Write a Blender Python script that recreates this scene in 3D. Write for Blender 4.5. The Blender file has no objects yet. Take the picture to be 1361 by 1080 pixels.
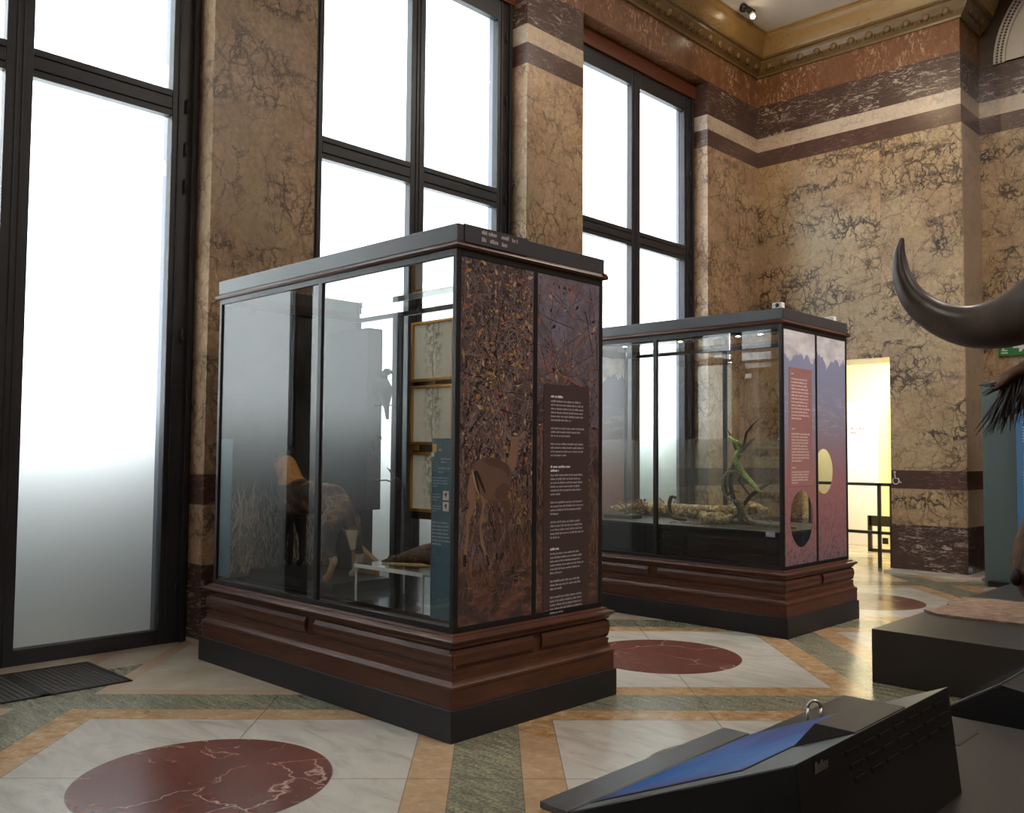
import bpy, bmesh, math, random
from mathutils import Vector, Matrix, noise as mnoise
rnd = random.Random(7)
S = bpy.context.scene
COL = S.collection
PI = math.pi

# ------------------------------------------------------------------ materials
class NT:
    """small node-graph writer"""
    def __init__(self, name):
        self.m = bpy.data.materials.new(name)
        self.m.use_nodes = True
        self.t = self.m.node_tree
        self.t.nodes.clear()
        self.out = self.t.nodes.new('ShaderNodeOutputMaterial')
    def n(self, typ, **kw):
        nd = self.t.nodes.new(typ)
        for k, v in kw.items():
            setattr(nd, k, v)
        return nd
    def set(self, sock, v):
        if isinstance(v, bpy.types.NodeSocket):
            self.t.links.new(v, sock)
        elif v is not None:
            if hasattr(sock.default_value, '__len__') and not isinstance(v, (tuple, list)):
                v = [v] * len(sock.default_value)
            if hasattr(sock.default_value, '__len__') and len(sock.default_value) == 4 and len(v) == 3:
                v = (*v, 1)
            sock.default_value = v
    def pos(self):
        return self.n('ShaderNodeNewGeometry').outputs['Position']
    def obj(self):
        return self.n('ShaderNodeTexCoord').outputs['Object']
    def mapping(self, v, loc=(0, 0, 0), rot=(0, 0, 0), sc=(1, 1, 1)):
        nd = self.n('ShaderNodeMapping')
        self.set(nd.inputs[0], v); self.set(nd.inputs[1], loc); self.set(nd.inputs[2], rot); self.set(nd.inputs[3], sc)
        return nd.outputs[0]
    def noise(self, v, scale, detail=4, rough=.55, dist=0, col=False):
        nd = self.n('ShaderNodeTexNoise')
        self.set(nd.inputs['Vector'], v); self.set(nd.inputs['Scale'], scale); self.set(nd.inputs['Detail'], detail)
        self.set(nd.inputs['Roughness'], rough); self.set(nd.inputs['Distortion'], dist)
        return nd.outputs['Color'] if col else nd.outputs['Fac']
    def voro(self, v, scale, feature='DISTANCE_TO_EDGE', out='Distance', rand=1.0):
        nd = self.n('ShaderNodeTexVoronoi', feature=feature)
        self.set(nd.inputs['Vector'], v); self.set(nd.inputs['Scale'], scale); self.set(nd.inputs['Randomness'], rand)
        return nd.outputs[out]
    def wave(self, v, scale, dist=2, detail=3, dscale=1, direction='X'):
        nd = self.n('ShaderNodeTexWave', bands_direction=direction)
        self.set(nd.inputs['Vector'], v); self.set(nd.inputs['Scale'], scale); self.set(nd.inputs['Distortion'], dist)
        self.set(nd.inputs['Detail'], detail); self.set(nd.inputs['Detail Scale'], dscale)
        return nd.outputs['Fac']
    def ramp(self, f, stops, interp='LINEAR'):
        nd = self.n('ShaderNodeValToRGB')
        r = nd.color_ramp; r.interpolation = interp
        while len(r.elements) < len(stops): r.elements.new(.5)
        for e, (p, c) in zip(r.elements, stops):
            e.position = p
            e.color = (c, c, c, 1) if not isinstance(c, (tuple, list)) else (*c[:3], 1)
        self.set(nd.inputs[0], f)
        return nd.outputs[0]
    def mix(self, f, a, b, mode='MIX'):
        nd = self.n('ShaderNodeMix', data_type='RGBA', blend_type=mode)
        self.set(nd.inputs[0], f); self.set(nd.inputs[6], a); self.set(nd.inputs[7], b)
        return nd.outputs[2]
    def math(self, op, a, b=None, c=None):
        nd = self.n('ShaderNodeMath', operation=op)
        self.set(nd.inputs[0], a)
        if b is not None: self.set(nd.inputs[1], b)
        if c is not None: self.set(nd.inputs[2], c)
        return nd.outputs[0]
    def vmath(self, op, a, b=None):
        nd = self.n('ShaderNodeVectorMath', operation=op)
        self.set(nd.inputs[0], a)
        if b is not None: self.set(nd.inputs[1], b)
        return nd.outputs[0]
    def sep(self, v):
        nd = self.n('ShaderNodeSeparateXYZ'); self.set(nd.inputs[0], v); return nd.outputs
    def comb(self, x, y, z):
        nd = self.n('ShaderNodeCombineXYZ'); self.set(nd.inputs[0], x); self.set(nd.inputs[1], y); self.set(nd.inputs[2], z); return nd.outputs[0]
    def bsdf(self, color, rough=.5, metal=0, spec=.5, bump=None, bstr=.3, bdist=.01, coat=0, emis=None, estr=0):
        b = self.n('ShaderNodeBsdfPrincipled')
        self.set(b.inputs['Base Color'], color); self.set(b.inputs['Roughness'], rough); self.set(b.inputs['Metallic'], metal)
        self.set(b.inputs['Specular IOR Level'], spec); self.set(b.inputs['Coat Weight'], coat)
        if emis is not None:
            self.set(b.inputs['Emission Color'], emis); self.set(b.inputs['Emission Strength'], estr)
        if bump is not None:
            bn = self.n('ShaderNodeBump'); self.set(bn.inputs['Height'], bump); self.set(bn.inputs['Strength'], bstr); self.set(bn.inputs['Distance'], bdist)
            self.t.links.new(bn.outputs[0], b.inputs['Normal'])
        self.t.links.new(b.outputs[0], self.out.inputs[0])
        return self.m

def plain(name, color, rough=.5, metal=0, spec=.5, var=.12, scale=12, coat=0):
    g = NT(name); P = g.obj()
    f = g.noise(P, scale, 3)
    c = g.mix(f, tuple(x * (1 - var) for x in color), tuple(min(1, x * (1 + var)) for x in color))
    return g.bsdf(c, rough, metal, spec, coat=coat)

def slab_offset(g, P, size):
    """panels of stone cut from different blocks: a random shift of the texture per panel"""
    q = g.vmath('FLOOR', g.vmath('MULTIPLY', g.vmath('ADD', P, (4.85, .31, .0)), size))
    w = g.n('ShaderNodeTexWhiteNoise', noise_dimensions='3D'); g.set(w.inputs[0], q)
    return g.vmath('ADD', P, g.vmath('MULTIPLY', w.outputs['Color'], (23, 31, 17)))

def breccia(name, tint=(1, 1, 1), dark=1.0, pale=0.0):
    g = NT(name); P = g.pos()
    Q = slab_offset(g, P, (.42, .42, .33))
    w1 = g.vmath('MULTIPLY', g.vmath('SUBTRACT', g.noise(Q, 2.4, 3, col=True), (.5, .5, .5)), (.35, .35, .35))
    w2 = g.vmath('MULTIPLY', g.vmath('SUBTRACT', g.noise(Q, 11, 5, .7, col=True), (.5, .5, .5)), (.13, .13, .13))
    warp = g.vmath('ADD', g.vmath('ADD', Q, w1), w2)
    WD = g.mapping(warp, rot=(.8, .8, 0), sc=(1.3, 1.3, .75))
    D = g.mapping(Q, rot=(.75, .75, 0), sc=(.9, .9, 2.3))
    base = g.ramp(g.noise(Q, 1.3, 6, .62, .8), [(.25, (.25, .16, .10)), (.42, (.38, .265, .16)), (.55, (.47, .345, .215)), (.74, (.56, .44, .30))])
    cs = g.sep(g.voro(warp, 7.5, 'F1', 'Color'))
    base = g.mix(g.math('MULTIPLY', cs[0], .20), base, (.60, .47, .34))
    base = g.mix(g.math('MULTIPLY', g.math('GREATER_THAN', cs[1], .80), .30), base, (.40, .26, .21))
    blob = g.ramp(g.voro(warp, 9, 'F1', 'Distance'), [(.12, .55), (.30, 0)])
    base = g.mix(g.math('MULTIPLY', blob, g.math('GREATER_THAN', cs[2], .62)), base, (.60, .49, .39))
    fine = g.noise(Q, 22, 6, .72)
    base = g.mix(g.ramp(fine, [(.36, .55), (.60, 0)]), base, (.20, .125, .08))
    grey = g.ramp(g.noise(Q, .9, 3), [(.50, 0), (.70, .6)])
    base = g.mix(grey, base, (.36, .305, .21))
    cl = g.ramp(g.noise(g.vmath('ADD', D, (5, 9, 2)), 1.15, 3, .6, .5), [(.47, .10), (.57, dark)])
    dn = g.ramp(g.noise(g.vmath('ADD', D, (1, 3, 8)), 2.3, 3, .6), [(.52, 0), (.62, dark)])
    e1 = g.math('MAXIMUM', g.ramp(g.voro(WD, 8.0), [(0, 1), (.03, .75), (.09, 0)]), g.ramp(g.voro(WD, 3.8), [(0, 1), (.025, .9), (.055, 0)]))
    e2 = g.ramp(g.voro(warp, 19), [(0, 1), (.05, .7), (.14, 0)])
    e0 = g.math('MULTIPLY', g.ramp(g.voro(WD, 3.8), [(0, 1), (.018, .6), (.035, 0)]), g.ramp(g.noise(Q, 1.9, 3), [(.38, .12), (.6, .8)]))
    tone = g.ramp(g.noise(Q, 3, 3), [(.35, .7), (.6, 1)])
    c = g.mix(e0, base, (.12, .078, .055))
    c = g.mix(g.math('MULTIPLY', g.math('MULTIPLY', e1, cl), tone), c, (.036, .024, .020))
    both = g.math('MULTIPLY', dn, cl)
    c = g.mix(g.math('MULTIPLY', g.math('MULTIPLY', e2, both), .95), c, (.030, .020, .017))
    blot = g.ramp(g.noise(warp, 16, 4), [(.50, 0), (.62, .85)])
    c = g.mix(g.math('MULTIPLY', blot, both), c, (.045, .030, .025))
    c = g.mix(1.0, c, tint, 'MULTIPLY')
    if pale: c = g.mix(pale, c, (.66, .56, .48))
    return g.bsdf(c, .33, 0, .45)

def streaked(name, base1, base2, streak, scale=3.0, tilt=.35, amount=.5, rough=.28, sc=(1, 1, 4)):
    g = NT(name); P = g.pos()
    Q = slab_offset(g, P, (.7, .7, .0001))
    R = g.mapping(Q, rot=(tilt, tilt, 0), sc=sc)
    W = g.vmath('ADD', R, g.vmath('MULTIPLY', g.vmath('SUBTRACT', g.noise(R, 1.3, 4, col=True), (.5, .5, .5)), (1.2, 1.2, 1.2)))
    b = g.mix(g.noise(W, scale, 4), base1, base2)
    st = g.noise(W, scale * 1.4, 5, .62)
    f = g.ramp(st, [(.57, 0), (.60, amount), (.63, amount), (.70, 0.05)])
    f2 = g.ramp(g.voro(W, scale * 1.1), [(0, amount * .7), (.03, 0)])
    m = g.ramp(g.noise(Q, 1.7, 2), [(.4, .1), (.6, 1)])
    c = g.mix(g.math('MULTIPLY', g.math('MAXIMUM', f, f2), m), b, streak)
    return g.bsdf(c, rough, 0, .45)

M = {}
M['wall'] = breccia('breccia_marble', tint=(1.0, .955, .87))
M['wall_pier'] = breccia('breccia_marble_even', dark=.7, tint=(1.08, 1.0, .97))
M['wall_pale'] = breccia('breccia_marble_pale', dark=.9, pale=.5)
M['purple'] = streaked('purple_marble', (.055, .027, .022), (.10, .05, .04), (.30, .20, .16), 5, amount=.55)
M['purple_white'] = streaked('purple_marble_white_streaks', (.045, .024, .022), (.085, .047, .04), (.50, .42, .36), 4.5, amount=.95)
M['red'] = streaked('red_marble', (.12, .048, .024), (.22, .10, .048), (.55, .37, .26), 6, tilt=.9, amount=.95, sc=(2.2, 2.2, 1.1))
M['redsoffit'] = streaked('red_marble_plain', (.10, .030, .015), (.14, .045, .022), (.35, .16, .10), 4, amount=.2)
M['gold'] = streaked('yellow_marble', (.27, .165, .06), (.36, .245, .11), (.12, .07, .03), 5, amount=.6, sc=(1, 1, 2))
M['gold_shaded'] = plain('yellow_marble_shaded', (.075, .048, .028), .5, var=.3, scale=4)  # yellow marble with its shade put into the colour
M['step'] = streaked('white_step_marble', (.52, .45, .38), (.62, .55, .48), (.35, .30, .27), 3, amount=.3)
M['plaster'] = plain('ceiling_plaster', (.66, .62, .58), .9, var=.05, scale=3)
M['plaster_white'] = plain('arch_plaster', (.62, .57, .50), .85, var=.06, scale=5)
M['frame'] = plain('bronze_dark_metal', (.022, .022, .028), .42, .0, .5, var=.2)
M['outside_stone'] = plain('outside_stone', (.10, .105, .12), .9, var=.1)
M['dark_stone'] = plain('unseen_terrace_stone', (.085, .083, .08), .9, var=.1)
M['black'] = plain('black_satin', (.011, .011, .0125), .38, 0, .4, var=.1)
M['black_matt'] = plain('black_matt', (.010, .010, .011), .6, 0, .35, var=.1)
M['plinth'] = plain('plinth_black', (.013, .013, .016), .45, 0, .4, var=.1)
M['header'] = plain('header_grey_black', (.045, .045, .052), .34, 0, .5, var=.08)
M['dais'] = plain('dais_charcoal', (.024, .0215, .0205), .42, 0, .5, var=.1, scale=4)
M['chrome'] = plain('brushed_steel', (.6, .6, .6), .28, 1, .5, var=.05)
M['white_paint'] = plain('white_plastic', (.72, .70, .67), .5, var=.03)
M['text'] = plain('printed_white', (.62, .60, .60), .7, var=.02)
M['textdim'] = plain('printed_grey', (.30, .26, .27), .7, var=.02)
M['textpink'] = plain('printed_pink', (.66, .46, .43), .7, var=.02)
M['textteal'] = plain('printed_pale_teal', (.23, .34, .40), .7, var=.02)
M['teal'] = plain('teal_print', (.032, .095, .135), .5, var=.05)
M['tealpanel'] = plain('grey_teal_board', (.075, .105, .105), .6, var=.06, scale=3)
M['blue'] = plain('blue_print', (.055, .16, .32), .5, var=.08, scale=3)
M['textpanel'] = plain('brown_text_panel', (.052, .032, .032), .5, var=.05)
M['signgreen'] = plain('exit_green', (.03, .20, .04), .5, var=.03)
M['gilt'] = plain('gilt_wood', (.50, .25, .045), .4, .3, .5, var=.2, scale=20)
M['tanwood'] = plain('tan_wood', (.30, .17, .06), .6, var=.15)

def mahogany():
    g = NT('mahogany'); P = g.obj()
    R = g.mapping(P, sc=(1, 1, 7))
    w = g.noise(R, 4, 4, .5, .2)
    c = g.ramp(w, [(.3, (.055, .020, .012)), (.55, (.076, .027, .015)), (.75, (.098, .036, .019))])
    return g.bsdf(c, .36, 0, .32)
M['wood'] = mahogany()

def glass(name, ior=1.9, tint=(.972, .985, .98), haze=0.0):
    g = NT(name)
    fr = g.n('ShaderNodeFresnel'); g.set(fr.inputs[0], ior)
    geo = g.n('ShaderNodeNewGeometry')
    fac = g.math('MULTIPLY', fr.outputs[0], g.math('SUBTRACT', 1.0, geo.outputs['Backfacing']))
    tr = g.n('ShaderNodeBsdfTransparent'); g.set(tr.inputs[0], (*tint, 1))
    gl = g.n('ShaderNodeBsdfGlossy'); g.set(gl.inputs['Roughness'], 0.0); g.set(gl.inputs[0], (1, 1, 1, 1))
    mx = g.n('ShaderNodeMixShader'); g.set(mx.inputs[0], fac)
    g.t.links.new(tr.outputs[0], mx.inputs[1]); g.t.links.new(gl.outputs[0], mx.inputs[2])
    last = mx.outputs[0]
    if haze:
        df = g.n('ShaderNodeBsdfDiffuse'); g.set(df.inputs[0], (.75, .78, .74, 1))
        m2 = g.n('ShaderNodeMixShader'); g.set(m2.inputs[0], haze)
        g.t.links.new(last, m2.inputs[1]); g.t.links.new(df.outputs[0], m2.inputs[2]); last = m2.outputs[0]
    g.t.links.new(last, g.out.inputs[0])
    return g.m
M['glass'] = glass('case_glass')
M['glass_low'] = glass('low_barrier_glass', 1.6, (.94, .965, .95), .085)
M['pane'] = glass('window_glass', 1.35, (.97, .98, .98))
M['acrylic'] = glass('clear_acrylic', 1.9, (.95, .98, .98), .02)

def blind_mat():
    g = NT('roller_blind_fabric')
    t = g.n('ShaderNodeBsdfTranslucent'); d = g.n('ShaderNodeBsdfDiffuse')
    P = g.pos()
    c = g.mix(g.noise(g.mapping(P, sc=(1, 40, 40)), 6, 2), (.70, .70, .665), (.74, .74, .70))
    g.set(t.inputs[0], c); g.set(d.inputs[0], (.5, .5, .47, 1))
    a = g.n('ShaderNodeMixShader'); g.set(a.inputs[0], .35)
    g.t.links.new(t.outputs[0], a.inputs[1]); g.t.links.new(d.outputs[0], a.inputs[2])
    g.t.links.new(a.outputs[0], g.out.inputs[0])
    return g.m
M['blind'] = blind_mat()

def emit(name, color, s):
    g = NT(name); e = g.n('ShaderNodeEmission'); g.set(e.inputs[0], (*color, 1)); g.set(e.inputs[1], s)
    g.t.links.new(e.outputs[0], g.out.inputs[0]); return g.m
M['lamp'] = emit('lamp_glow', (1, .86, .62), 30)

# floor: a lattice of white squares set on the diagonal, yellow borders, green bands, red discs
def floor_mat():
    g = NT('inlaid_marble_floor'); P = g.pos(); x, y, z = g.sep(P)[:3]
    T = 3.65
    s = g.math('ADD', x, y); d = g.math('SUBTRACT', y, x)
    def loc(v, c):
        u = g.math('MULTIPLY', g.math('SUBTRACT', v, c), 1 / T)
        k = g.math('FLOOR', g.math('ADD', u, .5))
        return g.math('MULTIPLY', g.math('SUBTRACT', u, k), T), k
    ds, ks = loc(s, -1.86); dd, kd = loc(d, 6.05)
    ads = g.math('ABSOLUTE', ds); add = g.math('ABSOLUTE', dd)
    m = g.math('MAXIMUM', ads, add)
    r2 = g.math('MULTIPLY', g.math('ADD', g.math('MULTIPLY', ds, ds), g.math('MULTIPLY', dd, dd)), .5)
    r = g.math('SQRT', r2)
    # per-quarter shade of the white pieces
    sd = g.math('ADD', g.math('MULTIPLY', g.math('SIGN', ds), 1.3), g.math('MULTIPLY', g.math('SIGN', dd), 2.9))
    wn = g.n('ShaderNodeTexWhiteNoise', noise_dimensions='3D'); g.set(wn.inputs[0], g.comb(g.math('ADD', ks, sd), kd, sd))
    W = g.vmath('ADD', P, g.vmath('MULTIPLY', wn.outputs['Color'], (9, 9, 9)))
    wv = g.noise(g.mapping(W, rot=(0, 0, .6), sc=(1, 3, 1)), 2.2, 5, .6, 1.2)
    white = g.ramp(wv, [(.32, (.36, .335, .295)), (.5, (.46, .43, .385)), (.7, (.52, .48, .43))])
    white = g.mix(g.math('MULTIPLY', wn.outputs['Value'], .22), white, (.38, .345, .29))
    yn = g.noise(P, 11, 6, .75, .4)
    yellow = g.ramp(yn, [(.36, (.22, .105, .035)), (.48, (.36, .205, .08)), (.56, (.42, .26, .12)), (.66, (.56, .43, .28))])
    pk = g.n('ShaderNodeTexWhiteNoise', noise_dimensions='2D')
    g.set(pk.inputs[0], g.comb(g.math('FLOOR', g.math('MULTIPLY', g.math('ADD', x, .4), .9)), g.math('FLOOR', g.math('MULTIPLY', g.math('ADD', y, .1), .8)), 0))
    yellow = g.mix(g.math('MULTIPLY', pk.outputs['Value'], .75), yellow, (.42, .30, .20))
    gn = g.noise(g.mapping(P, rot=(0, 0, .78), sc=(1, 5, 1)), 5, 5, .65, .6)
    green = g.ramp(gn, [(.3, (.14, .14, .11)), (.48, (.235, .225, .16)), (.62, (.34, .305, .20)), (.72, (.40, .36, .26))])
    gn2 = g.noise(P, 60, 2, .6)
    green = g.mix(g.ramp(gn2, [(.45, .5), (.58, 0)]), green, (.06, .065, .05))
    Rn = g.vmath('ADD', P, g.vmath('MULTIPLY', g.vmath('SUBTRACT', g.noise(P, 3, 4, col=True), (.5, .5, .5)), (.5, .5, 0)))
    red = g.ramp(g.noise(P, 3, 5, .6), [(.3, (.100, .034, .026)), (.6, (.135, .046, .034))])
    vein = g.ramp(g.voro(Rn, 2.1), [(0, .8), (.006, .3), (.016, 0)])
    vm = g.ramp(g.noise(P, 2.3, 2), [(.42, 0), (.55, 1)])
    red = g.mix(g.math('MULTIPLY', vein, vm), red, (.52, .40, .34))
    blt = g.math('MULTIPLY', g.ramp(g.noise(Rn, 14, 5, .7), [(.60, 0), (.66, .7)]), g.ramp(g.noise(P, 1.9, 2), [(.5, 0), (.6, 1)]))
    red = g.mix(blt, red, (.45, .34, .29))
    c = g.mix(g.math('GREATER_THAN', m, 1.31), white, yellow)
    c = g.mix(g.math('GREATER_THAN', m, 1.59), c, green)
    border = g.math('LESS_THAN', g.math('SUBTRACT', ks, kd), -.5)
    border = g.math('MULTIPLY', border, g.math('LESS_THAN', m, 1.60))
    pinkline = g.math('MULTIPLY', border, g.math('GREATER_THAN', m, 1.45))
    border = g.math('MAXIMUM', border, g.math('LESS_THAN', x, -6.35))
    c = g.mix(border, c, g.ramp(g.noise(P, 2.0, 4), [(.35, (.40, .32, .24)), (.65, (.50, .43, .35))]))
    c = g.mix(pinkline, c, (.44, .31, .22))
    c = g.mix(g.math('MULTIPLY', g.math('LESS_THAN', r, .575), g.math('SUBTRACT', 1.0, border)), c, red)
    # joints
    def line(v, w): return g.math('LESS_THAN', g.math('ABSOLUTE', v), w)
    j = g.math('MULTIPLY', g.math('SUBTRACT', 1.0, border), g.math('MAXIMUM', line(ds, .006), line(dd, .006)))
    j = g.math('MULTIPLY', j, g.math('GREATER_THAN', r, .575))
    j = g.math('MAXIMUM', j, g.math('MAXIMUM', line(g.math('SUBTRACT', m, 1.31), .004), line(g.math('SUBTRACT', m, 1.59), .004)))
    j = g.math('MULTIPLY', g.math('MAXIMUM', j, line(g.math('SUBTRACT', r, .575), .004)), g.math('SUBTRACT', 1.0, border))
    c = g.mix(g.math('MULTIPLY', j, .55), c, (.10, .085, .07))
    rough = g.ramp(g.noise(P, 4, 3), [(.3, .16), (.7, .26)])
    return g.bsdf(c, rough, 0, .5)
M['floor'] = floor_mat()

# ------------------------------------------------------------------ mesh helper
class MB:
    def __init__(self): self.v = []; self.f = []; self.mi = []; self.sm = []
    def face(self, idx, mi=0, smooth=False):
        self.f.append(tuple(idx)); self.mi.append(mi); self.sm.append(smooth)
    def poly(self, pts, mi=0, smooth=False):
        b = len(self.v); self.v += [tuple(p) for p in pts]; self.face(range(b, b + len(pts)), mi, smooth)
        return self
    def box(self, a, b, mi=0):
        x0, y0, z0 = [min(p, q) for p, q in zip(a, b)]; x1, y1, z1 = [max(p, q) for p, q in zip(a, b)]
        k = len(self.v)
        self.v += [(x0, y0, z0), (x1, y0, z0), (x1, y1, z0), (x0, y1, z0), (x0, y0, z1), (x1, y0, z1), (x1, y1, z1), (x0, y1, z1)]
        for q in ((0, 3, 2, 1), (4, 5, 6, 7), (0, 1, 5, 4), (1, 2, 6, 5), (2, 3, 7, 6), (3, 0, 4, 7)):
            self.face([k + i for i in q], mi)
        return self
    def prism(self, pts, axis, a, b, mi=0):
        """closed 2-D outline extruded along an axis (0,1,2)"""
        def P(p, t):
            if axis == 0: return (t, p[0], p[1])
            if axis == 1: return (p[0], t, p[1])
            return (p[0], p[1], t)
        k = len(self.v); n = len(pts)
        self.v += [P(p, a) for p in pts] + [P(p, b) for p in pts]
        self.face([k + i for i in range(n)][::-1], mi); self.face([k + n + i for i in range(n)], mi)
        for i in range(n):
            j = (i + 1) % n
            self.face((k + i, k + j, k + n + j, k + n + i), mi)
        return self
    def tube(self, pts, radii, n=8, mi=0, cap=True, flat=1.0):
        pts = [Vector(p) for p in pts]
        if not isinstance(radii, (list, tuple)): radii = [radii] * len(pts)
        k = len(self.v); up = Vector((0, 0, 1))
        prev = None
        for i, p in enumerate(pts):
            t = (pts[min(i + 1, len(pts) - 1)] - pts[max(i - 1, 0)])
            if t.length < 1e-9: t = Vector((0, 0, 1))
            t.normalize()
            if prev is None:
                a = t.cross(up)
                if a.length < .05: a = t.cross(Vector((1, 0, 0)))
            else:
                a = prev - t * prev.dot(t)
            a.normalize(); prev = a
            b = t.cross(a)
            for j in range(n):
                th = 2 * PI * j / n
                self.v.append(tuple(p + (a * math.cos(th) + b * math.sin(th) * flat) * radii[i]))
        for i in range(len(pts) - 1):
            for j in range(n):
                q = (j + 1) % n
                self.face((k + i * n + j, k + i * n + q, k + (i + 1) * n + q, k + (i + 1) * n + j), mi, True)
        if cap:
            self.face([k + j for j in range(n)][::-1], mi, True)
            self.face([k + (len(pts) - 1) * n + j for j in range(n)], mi, True)
        return self
    def ball(self, c, r, n=12, m=8, mi=0):
        if not isinstance(r, (tuple, list)): r = (r, r, r)
        k = len(self.v)
        for i in range(m + 1):
            ph = PI * i / m
            for j in range(n):
                th = 2 * PI * j / n
                self.v.append((c[0] + r[0] * math.sin(ph) * math.cos(th), c[1] + r[1] * math.sin(ph) * math.sin(th), c[2] + r[2] * math.cos(ph)))
        for i in range(m):
            for j in range(n):
                q = (j + 1) % n
                self.face((k + i * n + j, k + (i + 1) * n + j, k + (i + 1) * n + q, k + i * n + q), mi, True)
        return self
    def ring(self, x0, x1, y0, y1, prof, mi=0):
        """profile [(inset, z)...] swept round a rectangle with mitred corners; closed top and bottom"""
        k = len(self.v); n = len(prof)
        for d, z in prof:
            self.v += [(x0 + d, y0 + d, z), (x1 - d, y0 + d, z), (x1 - d, y1 - d, z), (x0 + d, y1 - d, z)]
        for i in range(n - 1):
            for j in range(4):
                q = (j + 1) % 4
                self.face((k + i * 4 + j, k + i * 4 + q, k + i * 4 + 4 + q, k + i * 4 + 4 + j), mi)
        self.face((k + 3, k + 2, k + 1, k), mi)
        e = k + (n - 1) * 4
        self.face((e, e + 1, e + 2, e + 3), mi)
        return self
    def sweep(self, prof, path, mi=0, close_ends=True):
        """profile [(out, z)] swept along a 2-D polyline path with mitres; out is to the right of travel"""
        n = len(prof); k = len(self.v); m = len(path)
        for i, p in enumerate(path):
            p = Vector(p)
            def nrm(a, b):
                d = (Vector(b) - Vector(a)).normalized(); return Vector((d.y, -d.x))
            if i == 0: o = nrm(path[0], path[1])
            elif i == m - 1: o = nrm(path[-2], path[-1])
            else:
                a = nrm(path[i - 1], path[i]); b = nrm(path[i], path[i + 1])
                o = (a + b); o = o / max(.2, o.dot(a))
            for d, z in prof:
                self.v.append((p.x + o.x * d, p.y + o.y * d, z))
        for i in range(m - 1):
            for j in range(n):
                q = (j + 1) % n
                self.face((k + i * n + j, k + i * n + q, k + (i + 1) * n + q, k + (i + 1) * n + j), mi)
        if close_ends:
            self.face([k + j for j in range(n)][::-1], mi); self.face([k + (m - 1) * n + j for j in range(n)], mi)
        return self
    def build(self, name, mats, parent=None, bevel=0, loc=None, merge=False, normals=True):
        me = bpy.data.meshes.new(name)
        v = self.v
        if loc is not None: v = [(a - loc[0], b - loc[1], c - loc[2]) for a, b, c in v]
        me.from_pydata(v, [], self.f)
        if not isinstance(mats, (list, tuple)): mats = [mats]
        for m in mats: me.materials.append(m if not isinstance(m, str) else M[m])
        me.polygons.foreach_set('material_index', self.mi); me.polygons.foreach_set('use_smooth', self.sm)
        if normals:
            bm = bmesh.new(); bm.from_mesh(me)
            bmesh.ops.recalc_face_normals(bm, faces=bm.faces); bm.to_mesh(me); bm.free()
        me.update()
        o = bpy.data.objects.new(name, me); COL.objects.link(o)
        if loc is not None: o.location = loc
        if parent is not None:
            o.parent = parent
            o.matrix_parent_inverse = Matrix.Translation(parent.location).inverted() if parent.rotation_euler == parent.rotation_euler.__class__() else parent.matrix_basis.inverted()
        if bevel:
            b = o.modifiers.new('bevel', 'BEVEL'); b.width = bevel; b.segments = 2; b.limit_method = 'ANGLE'; b.angle_limit = .7
        return o

def thing(name, label, cat, loc=(0, 0, 0), group=None):
    o = bpy.data.objects.new(name, None); COL.objects.link(o); o.location = loc
    o.empty_display_size = .1
    o['label'] = label; o['category'] = cat
    if group: o['group'] = group
    return o
def tag(o, label, cat, group=None):
    o['label'] = label; o['category'] = cat
    if group: o['group'] = group
    return o
def struct(o): o['kind'] = 'structure'; return o

def letters(mb, org, ax, up, nrm, w, h, rows, fill=.9, gap=.45, seed=0, mi=0, lastshort=True, align=0):
    """a block of small print: rows of words made of letter strokes on the plane org + ax*u + up*v"""
    r = random.Random(seed); org = Vector(org); ax = Vector(ax); up = Vector(up); off = Vector(nrm) * .0012
    lh = h / rows
    for i in range(rows):
        u = 0; end = w * (r.uniform(.86, 1.0) if not (lastshort and i == rows - 1) else r.uniform(.25, .6))
        top = h - i * lh; x = lh * (1 - gap)
        while u < end:
            wl = r.randint(2, 9)
            for q in range(wl):
                cw = x * r.uniform(.42, .62)
                if u + cw > end: break
                hh = x * (1.0 if r.random() > .3 else 1.35)
                b = top - lh * .85
                p = org + ax * u + up * b + off
                mb.poly([p, p + ax * cw * fill, p + ax * cw * fill + up * hh * .8, p + up * hh * .8], mi)
                u += cw
            u += x * .5
    return mb

# ------------------------------------------------------------------ room shell
WX = -6.66      # face of the window-wall piers
FX = -6.886     # face of the window frames
BY = 12.15      # face of the back wall
CZ = 7.62       # ceiling
RX, FY = 7.5, -6.0
C0, T = 2.115, 3.65
centres = [C0 - T, C0, C0 + T, C0 + 2 * T]

o = MB().box((-7.6, FY - .3, -.2), (RX + .3, 18, 0)).build('floor', 'floor'); struct(o)
o = MB().box((-7.6, FY - .3, CZ), (RX + .3, 18, CZ + .25)).build('ceiling', 'plaster'); struct(o)

# window wall: piers between the bays, one stone course over another
HB = [(0, .035, 'step'), (.035, .61, 'purple_white'), (.61, 1.075, 'wall_pier'), (1.075, 1.313, 'purple'), (1.313, 5.755, 'wall_pier'), (5.755, 5.99, 'purple'), (5.99, 6.195, 'wall_pale'), (6.195, 6.66, 'purple_white')]
wl_m = ['step', 'purple_white', 'wall_pier', 'purple', 'wall_pale', 'red', 'redsoffit', 'outside_stone']
wl = MB()
edges = []
ys = [FY] + sum([[c - 1.345, c + 1.345] for c in centres], []) + [BY + .001]
for i in range(0, len(ys), 2):
    y0, y1 = ys[i], ys[i + 1]
    for z0, z1, mt in HB:
        wl.box((-7.05, y0, z0), (WX + (.02 if mt == 'step' else 0), y1, z1), wl_m.index(mt))
    wl.box((-7.5, y0 - .12, -.2), (-7.05, y1 + .12, 6.66), 7)
wl.box((-7.05, FY, 6.66), (WX, BY, 7.13), 5)               # red frieze and lintel
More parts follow.
